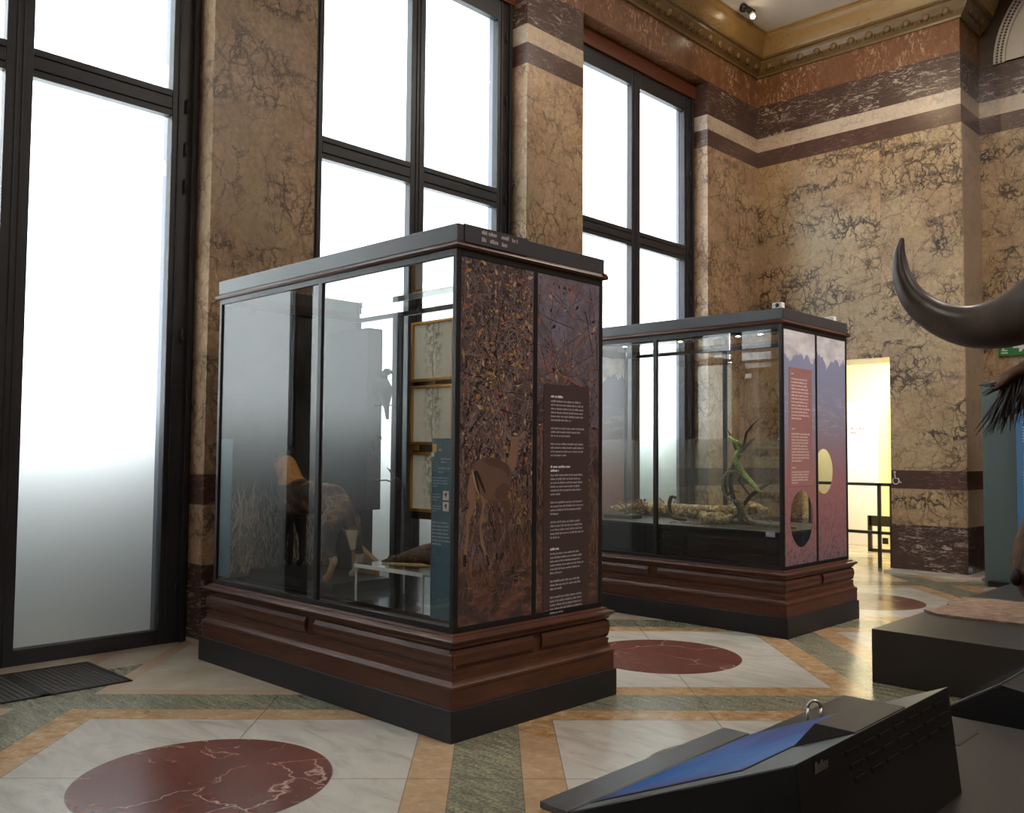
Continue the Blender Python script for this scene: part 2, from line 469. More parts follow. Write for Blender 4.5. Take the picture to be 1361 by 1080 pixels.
wl.box((-7.5, FY, 6.45), (-6.96, BY, CZ), 7)
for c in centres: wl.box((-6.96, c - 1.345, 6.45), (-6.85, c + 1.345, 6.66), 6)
wl.box((-7.05, FY, 7.13), (WX, BY, CZ), 5)
struct(wl.build('wall_left', wl_m))
# slim rounded arrises on the pier corners
# back wall, doorway at the right, pilaster end at x = -3.81
DX0, DX1, DZ = -6.0, -4.75, 2.81
EX = -3.81
BB = [(.03, .61, 'purple_white'), (.61, 1.075, 'wall'), (1.075, 1.313, 'purple'), (1.313, 5.755, 'wall'), (5.755, 5.99, 'purple'), (5.99, 6.195, 'wall_pale'), (6.195, 6.68, 'purple_white'), (6.68, 7.13, 'red'), (7.13, CZ, 'gold')]
bm_ = ['purple_white', 'wall', 'purple', 'wall_pale', 'red', 'gold', 'plaster_white', 'step', 'gold_shaded']
bw = MB()
for z0, z1, mt in BB:
    k = bm_.index(mt)
    if z1 <= DZ:
        bw.box((WX - .4, BY, z0), (DX0, BY + .35, z1), k); bw.box((DX1, BY, z0), (EX, BY + .74, z1), k)
    elif z0 < DZ:
        bw.box((WX - .4, BY, z0), (DX0, BY + .35, DZ), k); bw.box((DX1, BY, z0), (EX - .0, BY + .74, DZ), k)
        bw.box((WX - .4, BY, DZ), (EX, BY + .74, z1), k)
    else:
        bw.box((WX - .4, BY, z0), (EX, BY + .74, z1), k)
# pale end slip on the pilaster return
bw.box((EX, BY + .012, .61), (EX + .004, BY + .74, 1.075), 3); bw.box((EX, BY + .012, 1.313), (EX + .004, BY + .74, 5.755), 3)
# recessed bay to the right with an arch above
Y2 = BY + .73
for z0, z1, mt in BB[:-2]:
    bw.box((EX, Y2, z0), (RX + .2, Y2 + .4, z1), bm_.index(mt))
bw.box((EX - .3, Y2 + .08, 6.68), (RX + .2, Y2 + .45, CZ), 8)  # wall beside the arch, shade painted in as darker stone
struct(bw.build('wall_back', bm_))
o = MB().box((DX1 - .02, BY - .24, 0), (EX + .22, BY + .74, .03)).box((WX, BY - .1, 0), (DX0, BY + .1, .03)).build('trim_1', 'step'); struct(o)
# plaster arch with beaded rim in the recessed bay
ar = MB(); acx, R0 = -3.62 + 1.75, 1.75
def arch_pts(r, n=40): return [(acx - r * math.cos(PI * i / n), 6.66 + r * .86 * math.sin(PI * i / n)) for i in range(n + 1)]
ar.prism(arch_pts(R0 - .14), 1, Y2 + .0, Y2 + .09, 0)
a, b = arch_pts(R0), arch_pts(R0 - .14)
for i in range(40):
    ar.prism([a[i], a[i + 1], b[i + 1], b[i]], 1, Y2 - .03, Y2 + .09, 0)
for i in range(0, 120):
    th = PI * (i + .5) / 120
    for rr in (R0 - .045, R0 - .095):
        ar.ball((acx - rr * math.cos(th), Y2 - .03, 6.66 + rr * .86 * math.sin(th)), (.016, .012, .016), 6, 4, 1)
struct(ar.build('trim_2', ['plaster_white', 'outside_stone']))
# cornice: egg-and-dart bed mould and yellow cyma, running round the corner
path = [(WX, FY), (WX, BY), (EX, BY), (EX, BY + .74)]
cn = MB()
cn.sweep([(0, 7.10), (.03, 7.10), (.035, 7.13), (.06, 7.15), (.11, 7.19), (.15, 7.26), (.155, 7.29), (.19, 7.30), (.19, 7.33), (.0, 7.33)], path, 1)
cn.sweep([(0, 7.33), (.192, 7.33), (.205, 7.35), (.235, 7.42), (.27, 7.52), (.31, 7.56), (.31, 7.60), (.33, 7.60), (.33, CZ + .01), (0, CZ + .01)], path)
M['gold_dark'] = streaked('yellow_marble_dull', (.13, .082, .034), (.20, .13, .058), (.07, .04, .02), 5, amount=.5, sc=(1, 1, 2))
struct(cn.build('trim_3', ['gold', 'gold_dark']))
eg = MB()
def egg_run(p, q, n):
    p, q = Vector(p), Vector(q); d = (q - p).normalized(); nr = Vector((d.y, -d.x))
    for i in range(n):
        c = p + (q - p) * ((i + .5) / n) + nr * .105
        eg.ball((c.x, c.y, 7.215), (.055 if abs(d.x) > .5 else .04, .04 if abs(d.x) > .5 else .055, .06), 10, 6, 0)
        for s in (-1, 1):
            e = c + d * s * .078
            eg.tube([(e.x + nr.x * .02, e.y + nr.y * .02, 7.26), (e.x + nr.x * .005, e.y + nr.y * .005, 7.21), (e.x - d.x * s * .02 - nr.x * .02, e.y - d.y * s * .02 - nr.y * .02, 7.155)], .012, 5, 1)
        e = c + d * (q - p).length / n / 2
        eg.tube([(e.x, e.y, 7.26), (e.x - nr.x * .03, e.y - nr.y * .03, 7.15)], [.022, .006], 5, 1)
egg_run((WX, 4.0), (WX, BY - .1), 32); egg_run((WX + .12, BY), (EX, BY), 11); egg_run((EX, BY), (EX, BY + .6), 3)
struct(eg.build('trim_4', ['gold_dark', plain('cornice_umber', (.16, .08, .025), .5)]))
# far sides of the hall
struct(MB().box((RX, FY, 0), (RX + .3, 16, CZ)).build('wall_right', 'wall'))
struct(MB().box((-7.5, FY - .3, 0), (RX + .3, FY, CZ)).build('wall_front', 'wall'))

# ------------------------------------------------------------------ windows
for k, c in enumerate(centres):
    w = bpy.data.objects.new('window_%d' % (k + 1), None); COL.objects.link(w); w.location = (FX, c, 0); struct(w)
    f = MB()
    fx0, fx1 = -6.97, FX
    f.box((fx0, c - 1.345, 0), (fx1, c - 1.12, 6.45)); f.box((fx0, c + 1.12, 0), (fx1, c + 1.345, 6.45))
    f.box((fx0, c - .09, 0), (fx1, c + .09, 6.45))
    for z0, z1 in ((0, .11), (4.15, 4.36), (6.24, 6.45)):
        f.box((fx0 + .004, c - 1.12, z0), (fx1 - .002, c - .09, z1)); f.box((fx0 + .004, c + .09, z0), (fx1 - .002, c + 1.12, z1))
    # slim raised beads and joint lines
    for s in (-1, 1):
        f.box((fx1, c + s * 1.17 - .006, 0), (fx1 + .012, c + s * 1.17 + .006, 6.45))
        f.box((fx1, c + s * 1.30 - .02, 0), (fx1 + .03, c + s * 1.30 + .02, 6.45))
        f.box((fx1, c + s * .022 - .006, 0), (fx1 + .008, c + s * .022 + .006, 6.45))
        for y0, y1 in ((c - 1.12, c - .09), (c + .09, c + 1.12)):
            for z in (4.205, 4.305): f.box((fx1, y0, z - .004), (fx1 + .008, y1, z + .004))
    f.build('frame', 'frame', w, bevel=.006)
    for z in (.35, 1.2, 2.35, 3.55, 3.85, 4.2, 5.3, 6.0):
        MB().tube([(FX + .02, c + 1.235, z), (FX + .02, c + 1.235, z + .11)], .011, 8).build('hinge', 'frame', w)
    for y0, y1 in ((c - 1.125, c - .085), (c + .085, c + 1.125)):
        for z0, z1 in ((.105, 4.155), (4.355, 6.245)):
            MB().box((-6.936, y0, z0), (-6.93, y1, z1)).build('glass_pane', 'pane', w)
    for y0, y1 in ((c - 1.22, c + .03), (c + .05, c + 1.115)):
        b = MB().poly([(-7.02, y0, .03), (-7.02, y1, .03), (-7.02, y1, 6.43), (-7.02, y0, 6.43)]).build('blind', 'blind', w)
    MB().box((-7.0, c - 1.345, 0), (-6.97, c + 1.345, .03)).build('sill', 'frame', w)
# terrace outside, unseen; parapet height shaped to darken the blinds towards the bottom
struct(MB().box((-16, -9, -.4), (-7.5, 18, -.02)).build('unseen_terrace_floor', 'dark_stone'))
struct(MB().box((-7.95, -9, -.02), (-7.52, 18, 1.80)).build('unseen_parapet', 'dark_stone'))

# doorway to a bright yellow side room
dr = bpy.data.objects.new('door_1', None); COL.objects.link(dr); dr.location = (-5.38, BY + .3, 0); struct(dr)
M['yellow_room'] = plain('pale_yellow_wall', (.80, .70, .38), .8, var=.04, scale=2)
M['white_room'] = plain('white_wall_board', (.85, .83, .72), .7, var=.03, scale=2)
rm = MB()
rm.box((-9.0, 15.6, 0), (-3.5, 15.75, 3.4), 0).box((-9.1, BY + .36, 0), (-9.0, 15.75, 3.4), 0).box((-4.2, BY + .75, 0), (-4.1, 15.75, 3.4), 0).box((-9.1, BY + .36, 3.4), (-4.1, 15.75, 3.5), 0)
rm.box((-6.75, 15.2, 0), (-6.15, 15.6, 2.4), 1)
struct(rm.build('wall_side_room', ['yellow_room', 'white_room']))
lg = MB()
letters(lg, (-6.62, 15.195, 1.86), (1, 0, 0), (0, 0, 1), (0, -1, 0), .3, .14, 2, seed=4)
lg.build('wall_lettering', 'textdim', dr)
M['barrier'] = plain('olive_black_metal', (.05, .042, .02), .45, .3)
gate = thing('barrier_gate', 'dark metal rail gate with two bars standing in the bright doorway', 'gate', (-5.3, BY + .1, 0))
MB().box((-5.95, BY + .09, 1.095), (-4.76, BY + .13, 1.135)).build('top_rail', 'barrier', gate)
MB().box((-5.95, BY + .09, .45), (-4.76, BY + .13, .49)).build('middle_rail', 'barrier', gate)
for x in (-5.93, -4.955, -4.79):
    MB().box((x - .02, BY + .09, 0), (x + .02, BY + .13, 1.13)).build('post', 'barrier', gate)
MB().box((-4.90, BY + .06, .33), (-4.83, BY + .085, .41)).box((-4.87, BY + .085, .36), (-4.855, BY + .1, .38)).build('latch', 'barrier', gate)
MB().box((-5.52, BY + .05, .58), (-5.40, BY + .09, .64)).build('bracket', 'barrier', gate)
hr = thing('handrail', 'olive handrail frame in the yellow side room behind the gate', 'handrail', (-5.6, 14.3, 0))
MB().box((-5.93, 14.28, .40), (-4.4, 14.32, .56)).build('top_bar', 'barrier', hr)
MB().box((-5.96, 14.28, -.0), (-5.90, 14.32, .56)).build('post', 'barrier', hr); MB().box((-4.46, 14.28, 0), (-4.40, 14.32, .4)).build('post', 'barrier', hr)
MB().box((-5.93, 14.28, .0), (-4.4, 14.32, .05)).build('bottom_bar', 'barrier', hr)
# wheelchair pictogram on the dark band of the doorway pier
wc = thing('wheelchair_sign', 'small white wheelchair pictogram on the dark marble band beside the doorway', 'sign', (-4.69, BY - .002, 1.2))
m = MB()
m.tube([(-4.69 + .04 * math.cos(t) , BY - .003, 1.175 + .045 * math.sin(t)) for t in [PI * .75 + i * .42 for i in range(12)]], .007, 5)
m.tube([(-4.70, BY - .003, 1.265), (-4.695, BY - .003, 1.205), (-4.655, BY - .003, 1.205), (-4.635, BY - .003, 1.15), (-4.615, BY - .003, 1.155)], .008, 5)
m.ball((-4.702, BY - .003, 1.285), (.014, .004, .014), 8, 6)
m.build('pictogram', 'white_paint', wc)

# ------------------------------------------------------------------ floor grate
gr = thing('floor_grate', 'dark iron heating grate let into the marble floor below the tall window', 'grate', (-6.3, 2.1, 0))
gx0, gx1, gy0, gy1 = -6.665, -5.925, 1.56, 2.62
m = MB()
m.box((gx0, gy0, 0), (gx1, gy0 + .03, .008)).box((gx0, gy1 - .03, 0), (gx1, gy1, .008)).box((gx0, gy0, 0), (gx0 + .03, gy1, .008)).box((gx1 - .03, gy0, 0), (gx1, gy1, .008))
m.box((gx0, 2.06, 0), (gx1, 2.12, .008))
m.build('frame', 'black_matt', gr)
for y0, y1 in ((gy0 + .03, 2.06), (2.12, gy1 - .03)):
    m = MB(); n = 13
    for i in range(n):
        y = y0 + (y1 - y0) * (i + .5) / n; m.box((gx0 + .03, y - .007, .001), (gx1 - .03, y + .007, .007))
    for i in range(22):
        x = gx0 + .03 + (gx1 - gx0 - .06) * (i + .5) / 22; m.box((x - .007, y0, .001), (x + .007, y1, .0075))
    m.build('grid_panel', plain('iron_grid', (.045, .04, .036), .5), gr)
MB().box((gx0 + .02, gy0 + .02, .0002), (gx1 - .02, gy1 - .02, .001)).build('shade_sheet', 'black_matt', gr)  # black sheet painting the shade of the hollow below the grid

# ------------------------------------------------------------------ display cases
CW, CD = 2.70, 1.393
IN = .066
def noisy(base, name, sc=9):
    return plain(name, base, .45, var=.35, scale=sc)

def make_case(x1, y0, label):
    x0, y1 = x1 - CW, y0 + CD
    t = thing('display_case', label, 'display case', ((x0 + x1) / 2, (y0 + y1) / 2, 0))
    MB().box((x0, y0, 0), (x1, y1, .166)).build('plinth', 'plinth', t, bevel=.004)
    # mahogany base with mouldings
    b = MB()
    b.ring(x0, x1, y0, y1, [(.014, .166), (.014, .262), (.010, .266), (.012, .280), (.030, .292), (.036, .302), (.040, .330), (.036, .345), (.036, .352), (.05, .356), (.05, .47), (.036, .474), (.034, .484), (.024, .494), (.010, .506), (.008, .514), (.012, .520), (.040, .528), (.042, .536), (.060, .542), (.10, .543)])
    b.build('base', 'wood', t)
    # raised panels: two on each long side, two on each short side, with a post between
    ps = MB(); cx, cy = (x0 + x1) / 2, (y0 + y1) / 2
    bulge = [(.060, .362), (.048, .366), (.036, .385), (.029, .41), (.030, .435), (.042, .460), (.060, .466)]
    def panel(a, b_, side):
        pr = [(d, z) for d, z in bulge]
        if side == 'y0': ps.prism([(y0 + d, z) for d, z in pr], 0, a, b_)
        if side == 'y1': ps.prism([(y1 - d, z) for d, z in pr], 0, a, b_)
        if side == 'x1': ps.prism([(x1 - d, z) for d, z in pr], 1, a, b_)
        if side == 'x0': ps.prism([(x0 + d, z) for d, z in pr], 1, a, b_)
    for sd in ('y0', 'y1'):
        panel(x0 + .035, cx - .05, sd); panel(cx + .05, x1 - .035, sd)
    for sd in ('x0', 'x1'):
        panel(y0 + .035, cy - .035, sd); panel(cy + .035, y1 - .035, sd)
    ps.build('raised_panels', 'wood', t)
    # metal frame
    zt, zb = 2.60, .543
    fx0, fx1, fy0, fy1 = x0 + IN, x1 - IN, y0 + IN, y1 - IN
    c = .034
    for (x, y) in ((fx0, fy0), (fx1 - c, fy0), (fx0, fy1 - c), (fx1 - c, fy1 - c)):
        MB().box((x, y, zb), (x + c, y + c, zt)).build('corner_post', 'black', t, bevel=.004)
    for z0, z1 in ((zb, zb + .030), (zt - .035, zt)):
        for a, b_ in (((fx0 + c, fy0, z0), (fx1 - c, fy0 + .03, z1)), ((fx0 + c, fy1 - .03, z0), (fx1 - c, fy1, z1)), ((fx0, fy0 + c, z0), (fx0 + .03, fy1 - c, z1)), ((fx1 - .03, fy0 + c, z0), (fx1, fy1 - c, z1))):
            MB().box(a, b_).build('rail', 'black', t)
    mx = cx
    for y in (fy0, fy1 - .028):
        MB().box((mx - .022, y, zb + .03), (mx + .022, y + .028, zt - .035)).build('mullion', 'black', t, bevel=.004)
    for x in (fx0, fx1 - .028):
        MB().box((x, cy - .018, zb + .03), (x + .028, cy + .018, zt - .035)).build('mullion', 'black', t, bevel=.004)
    gy = fy0 + .012
    for yy in (gy, fy1 - .018):
        for a, b_ in ((fx0 + c, mx - .022), (mx + .022, fx1 - c)):
            MB().box((a, yy, zb + .03), (b_, yy + .006, zt - .035)).build('glass_pane', 'glass', t)
    # wooden moulding and dark header box
    MB().sweep([(-.075, 2.598), (-.050, 2.604), (-.040, 2.615), (-.046, 2.625), (-.056, 2.634), (-.062, 2.640), (-.085, 2.640), (-.085, 2.598)], [(x0 + .04, y1), (x0, y1), (x0, y0), (x1, y0), (x1, y1), (x1 - .04, y1)]).build('top_moulding', 'wood', t)
    h = MB()
    h.box((x0 + .06, y0 + .06, 2.640), (x1 - .06, y0 + .085, 2.735)).box((x0 + .06, y0 + .085, 2.640), (x0 + .085, y1 - .06, 2.735)).box((x1 - .085, y0 + .085, 2.640), (x1 - .06, y1 - .06, 2.735))
    h.box((x0 + .085, y1 - .085, 2.690), (x1 - .085, y1 - .06, 2.735))
    h.build('header', 'header', t, bevel=.003)
    MB().box((fx0 + .02, fy0 + .03, 2.600), (fx1 - .02, fy1 - .03, 2.606)).build('top_glass', 'glass', t)
    return t, (fx0, fx1, fy0, fy1, cx, cy)

case1, B1 = make_case(-3.519, 3.222, 'nearer tall mahogany-based glass display case with bush print and antelope, holding a wild dog')
case2, B2 = make_case(-3.574, 6.966, 'farther tall mahogany-based glass display case with mountain print and oval holes, holding snakes')
fx0, fx1, fy0, fy1, cx, cy = B1

# --- case 1 : printed short side (thicket, antelope) -------------------------------------------
M['bush_bg'] = None
def bush_bg():
    g = NT('thicket_print'); P = g.pos(); x, y, z = g.sep(P)[:3]
    n = g.noise(g.mapping(P, sc=(1, 1, .45)), 16, 6, .7, .6)
    dark = g.ramp(n, [(.3, (.016, .010, .013)), (.5, (.050, .031, .036)), (.68, (.12, .076, .078))])
    sky = g.ramp(g.noise(P, 9, 5, .7), [(.35, (.095, .080, .105)), (.6, (.165, .145, .195))])
    fs = g.math('ADD', g.ramp(z, [(0, 0), (1, 0)]), g.math('MULTIPLY', g.math('SUBTRACT', z, 1.55), 1.3))
    fs = g.math('MULTIPLY', fs, g.math('MULTIPLY_ADD', g.math('SUBTRACT', y, 3.75), 2.6, .05))
    fs = g.math('ADD', fs, g.math('MULTIPLY', g.math('SUBTRACT', g.noise(P, 4, 3), .5), .9))
    c = g.mix(g.ramp(fs, [(.15, 0), (.5, 1)]), dark, sky)
    grd = g.ramp(g.noise(g.mapping(P, sc=(1, .6, 2)), 14, 6, .7), [(.3, (.035, .018, .018)), (.5, (.105, .050, .036)), (.68, (.20, .105, .07))])
    fg = g.math('ADD', g.math('MULTIPLY', g.math('SUBTRACT', 1.05, z), 4), g.math('MULTIPLY', g.math('SUBTRACT', g.noise(P, 6, 3), .5), 1.6))
    c = g.mix(g.ramp(fg, [(0, 0), (.7, 1)]), c, grd)
    rock = g.math('MULTIPLY', g.ramp(g.noise(P, 7, 3), [(.5, 0), (.56, .8)]), g.ramp(g.math('SUBTRACT', .95, z), [(0, 0), (.1, 1)]))
    c = g.mix(rock, c, (.042, .030, .034))
    return g.bsdf(c, .5, 0, .4)
PM = ['', 'twig1', 'twig2', 'twig3', 'leaf1', 'leaf2', 'leaf3', 'leaf4', 'imp1', 'imp2', 'imp3', 'imp4', 'imp5', 'grass1', 'grass2']
cols = dict(twig1=(.085, .055, .052), twig2=(.175, .125, .118), twig3=(.016, .010, .012), leaf1=(.33, .145, .06), leaf2=(.26, .19, .055), leaf3=(.30, .085, .05), leaf4=(.42, .27, .15),
            imp1=(.125, .066, .050), imp2=(.085, .045, .038), imp3=(.30, .19, .12), imp4=(.016, .009, .009), imp5=(.20, .115, .08), grass1=(.24, .145, .085), grass2=(.13, .075, .05))
mats1 = [bush_bg()] + [plain('print_' + k, cols[k], .5, spec=.4, var=.1) for k in PM[1:]]
IMP = {'body': [(3.417, 1.427), (3.452, 1.456), (3.51, 1.472), (3.581, 1.473), (3.642, 1.456), (3.685, 1.438), (3.717, 1.408), (3.724, 1.365), (3.712, 1.313), (3.7, 1.262), (3.682, 1.228), (3.645, 1.237), (3.608, 1.23), (3.572, 1.236), (3.537, 1.241), (3.507, 1.25), (3.477, 1.276), (3.454, 1.318), (3.43, 1.352), (3.407, 1.385)], 'neck': [(3.685, 1.438), (3.71, 1.503), (3.715, 1.555), (3.727, 1.586), (3.752, 1.595), (3.778, 1.587), (3.776, 1.538), (3.766, 1.477), (3.754, 1.416), (3.723, 1.391)], 'ear1': [(3.727, 1.581), (3.708, 1.603), (3.677, 1.624), (3.684, 1.594), (3.709, 1.568)], 'ear2': [(3.778, 1.582), (3.797, 1.609), (3.829, 1.627), (3.835, 1.601), (3.804, 1.578)], 'hind1': [(3.407, 1.385), (3.385, 1.32), (3.38, 1.254), (3.398, 1.221), (3.37, 1.156), (3.377, 1.107), (3.369, 1.009), (3.356, 0.953), (3.355, 0.888), (3.377, 0.886), (3.379, 0.951), (3.395, 1.024), (3.397, 1.122), (3.432, 1.186), (3.449, 1.252), (3.43, 1.335)], 'hind2': [(3.483, 1.268), (3.519, 1.233), (3.508, 1.183), (3.497, 1.134), (3.491, 1.092), (3.51, 1.016), (3.535, 0.939), (3.559, 0.879), (3.541, 0.88), (3.517, 0.932), (3.481, 1.018), (3.474, 1.093), (3.479, 1.151), (3.496, 1.2)], 'fore1': [(3.578, 1.24), (3.621, 1.23), (3.619, 1.145), (3.625, 1.077), (3.624, 0.992), (3.618, 0.916), (3.603, 0.918), (3.609, 0.993), (3.606, 1.078), (3.595, 1.146)], 'fore2': [(3.645, 1.237), (3.694, 1.227), (3.707, 1.158), (3.702, 1.09), (3.684, 1.005), (3.667, 0.921), (3.637, 0.889), (3.631, 0.907), (3.654, 0.947), (3.672, 1.023), (3.681, 1.091), (3.67, 1.16)], 'dark': [(3.441, 1.393), (3.458, 1.397), (3.506, 1.317), (3.518, 1.275), (3.489, 1.309)], 'white': [(3.412, 1.394), (3.424, 1.398), (3.454, 1.31), (3.472, 1.268), (3.448, 1.293)]}
def smooth(q, sub=4):
    n = len(q); out = []
    for i in range(n):
        p0, p1, p2, p3 = (Vector(q[(i + k) % n]) for k in (-1, 0, 1, 2))
        for k in range(sub):
            t = k / sub; v = .5 * ((2 * p1) + (p2 - p0) * t + (2 * p0 - 5 * p1 + 4 * p2 - p3) * t * t + (3 * p1 - p0 - 3 * p2 + p3) * t ** 3)
            out.append((v.x, v.y))
    return out
def thicket(name, ya, yb, za, zb, px, seed, antelope=False, sky=False):
    r = random.Random(seed); m = MB()
    m.box((px - .004, ya, za), (px, yb, zb), 0)
    lay = [0]
    def fx():
        lay[0] += 1; return px + .0003 + lay[0] * 4e-7
    def clip(p):
        return (min(max(p[0], ya), yb), min(max(p[1], za), zb))
    def stroke(pts, w0, w1, mi):
        x = fx(); n = len(pts)
        L, R_ = [], []
        for i, p in enumerate(pts):
            q = Vector(pts[min(i + 1, n - 1)]) - Vector(pts[max(i - 1, 0)])
            if q.length < 1e-6: return
            q.normalize(); w = (w0 + (w1 - w0) * i / (n - 1)) / 2
            L.append(clip((p[0] - q.y * w, p[1] + q.x * w))); R_.append(clip((p[0] + q.y * w, p[1] - q.x * w)))
        for i in range(n - 1):
            m.poly([(x, *L[i]), (x, *L[i + 1]), (x, *R_[i + 1]), (x, *R_[i])], mi)
    def branch(y, z, ang, ln, w, depth, mi):
        pts = [(y, z)]; a = ang; n = 7
        for i in range(n):
            a += r.uniform(-.28, .28)
            y += math.cos(a) * ln / n; z += math.sin(a) * ln / n; pts.append((y, z))
            if depth and r.random() < .55:
                branch(y, z, a + r.choice((-1, 1)) * r.uniform(.4, 1.1), ln * r.uniform(.35, .6), w * .55, depth - 1, r.choice((mi, 1, 2)))
        if all(q[0] < ya or q[0] > yb or q[1] < za or q[1] > zb for q in pts): return
        stroke(pts, w, w * .4, mi)
    W = yb - ya
    for i in range(60 if not sky else 16):        # stems rising from the thicket floor
        branch(ya + W * r.random(), r.uniform(.85, 1.7), PI / 2 + r.uniform(-.7, .7), r.uniform(.4, 1.2), r.uniform(.006, .019), 2, r.choice((1, 1, 2, 3)))
    for i in range(46 if sky else 60):
        branch(ya + W * r.random(), r.uniform(1.6, 2.5), r.uniform(0, 2 * PI), r.uniform(.25, .7), r.uniform(.004, .010), 2, r.choice((1, 2, 3, 1)) if not sky else r.choice((1, 3, 1, 6)))
    def leaf(y, z, s, mi, a):
        x = fx(); e = Vector((math.cos(a), math.sin(a))); q = Vector((-e.y, e.x)); c = Vector((y, z))
        pts = [c - e * s, c - e * s * .2 + q * s * .42, c + e * s, c - e * s * .2 - q * s * .42]
        if all(ya < p.x < yb and za < p.y < zb for p in pts): m.poly([(x, p.x, p.y) for p in pts], mi)
    hubs = [(ya + W * r.random(), r.uniform(1.05, 2.6)) for _ in range(60 if not sky else 26)]
    for i in range(1500 if not sky else 380):
        z = za + (zb - za) * (1 - r.random() ** 1.5 * .70); y = ya + W * (r.random() if not sky else r.random() ** 1.5)
        if r.random() < .65:
            h_ = r.choice(hubs); y = h_[0] + r.gauss(0, .06); z = h_[1] + r.gauss(0, .07)
        if z < 1.05: continue
        leaf(y, z, r.uniform(.005, .017) * r.choice((1, 1, 1, 1.7)), r.choices((4, 5, 6, 7, 3, 2, 14), (3, 3, 2, 2, 7, 4, 4))[0], r.uniform(0, PI * 2))
    for i in range(1000):                         # dry grass and litter
        z = za + .02 + (1.30 - za) * r.random() ** .6; y = ya + W * r.random()
        a = PI / 2 + r.uniform(-.6, .6) if z > .85 else r.uniform(-.5, .5) + r.choice((0, PI / 2))
        l = r.uniform(.02, .10); 
        stroke([(y, z), (y + math.cos(a) * l, z + math.sin(a) * l)], .004, .0015, r.choices((13, 14, 3), (2, 4, 2))[0])
    if antelope:
        def P(k, mi, s=1.0):
            x = fx() + 2e-4; m.poly([(x, a, b) for a, b in smooth(IMP[k])], mi)
        for k in ('ear1', 'ear2'): P(k, 2)
        for k in ('fore1', 'fore2'): P(k, 9)
        P('neck', 12); P('body', 8)
        # darker saddle and lighter flank as dyed areas of the printed coat
        x = fx() + 3e-4
        m.poly([(x, a, b) for a, b in smooth([(3.50, 1.467), (3.58, 1.469), (3.64, 1.452), (3.69, 1.428), (3.708, 1.40), (3.70, 1.36), (3.66, 1.40), (3.60, 1.42), (3.54, 1.43)])], 9)
        m.poly([(x, a, b) for a, b in smooth([(3.60, 1.30), (3.66, 1.33), (3.705, 1.31), (3.69, 1.25), (3.645, 1.242), (3.60, 1.25)])], 9)
        P('hind1', 12); P('hind2', 12); P('white', 10); P('dark', 11)
        x = fx() + 4e-4
        for q in ([(3.424, 1.398), (3.441, 1.398), (3.47, 1.31), (3.476, 1.28), (3.46, 1.30)], [(3.356, .953), (3.379, .951), (3.377, .886), (3.355, .888)], [(3.524, .94), (3.537, .937), (3.559, .879), (3.541, .88)], [(3.604, .945), (3.62, .945), (3.618, .905), (3.603, .905)], [(3.652, .945), (3.67, .94), (3.65, .905), (3.633, .90)]):
            m.poly([(x, a, b) for a, b in q], 11)
    return m.build(name, mats1, case1, normals=False)
pxr = fx1 - .004
thicket('photo_print', fy0 + .034, cy - .018, .573, 2.565, pxr, 3, antelope=True)
thicket('photo_print', cy + .018, fy1 - .034, .573, 2.565, pxr, 5, sky=True)
tp = MB().box((pxr, 3.995, .585), (pxr + .003, 4.415, 1.91)).build('text_panel', 'textpanel', case1)
m = MB()
def para(z, rows, lh=.031, bold=False, w=.36, seed=0, mi=0, y=4.055):
    letters(m, (pxr + .003, y, z - rows * lh), (0, 1, 0), (0, 0, 1), (1, 0, 0), w, rows * lh, rows, seed=seed, gap=.40 if bold else .5, mi=mi)
z = 1.85
for i, (kind, rows) in enumerate([('h', 1), ('p', 6), ('p', 3), ('p', 4), ('s', 0), ('h', 2), ('p', 6), ('p', 4), ('p', 5), ('s', 0), ('h', 1), ('p', 6), ('p', 3), ('p', 5)]):
    if kind == 's': z -= .02; continue
    lh = .0226
    para(z, rows, lh, kind == 'h', (.20 if kind == 'h' else .315), seed=20 + i, mi=0 if kind == 'h' else 1)
    z -= rows * lh + (.004 if kind == 'h' else .026)
m.build('small_print', ['text', 'textdim'], tp)
# opaque print on the far short side, dark dry grass towards the inside
def drygrass(name, px, ya, yb, za, zb, nx):
    r = random.Random(9); m = MB(); m.box((px - .004, ya, za), (px, yb, zb), 0)
    for i in range(1500):
        y = r.uniform(ya, yb); z = za + (1.15 - za) * r.random() ** 1.1; a = PI / 2 + r.gauss(0, .45); l = r.uniform(.05, .22); w = .0025
        y2 = min(max(y + math.cos(a) * l, ya), yb); z2 = z + math.sin(a) * l; x = px + .0004 + i * 4e-7
        m.poly([(x, max(y - w, ya), z), (x, min(y + w, yb), z), (x, y2, z2)], r.choice((1, 2, 2)))
    return m.build(name, [plain('dark_bush_print', (.035, .033, .030), .5, var=.5, scale=8), plain('print_straw', (.40, .34, .24), .5), plain('print_straw_dark', (.20, .17, .12), .5)], case1, normals=False)
drygrass('photo_print', fx0 + .008, fy0 + .034, fy1 - .034, .573, 2.565, 1)
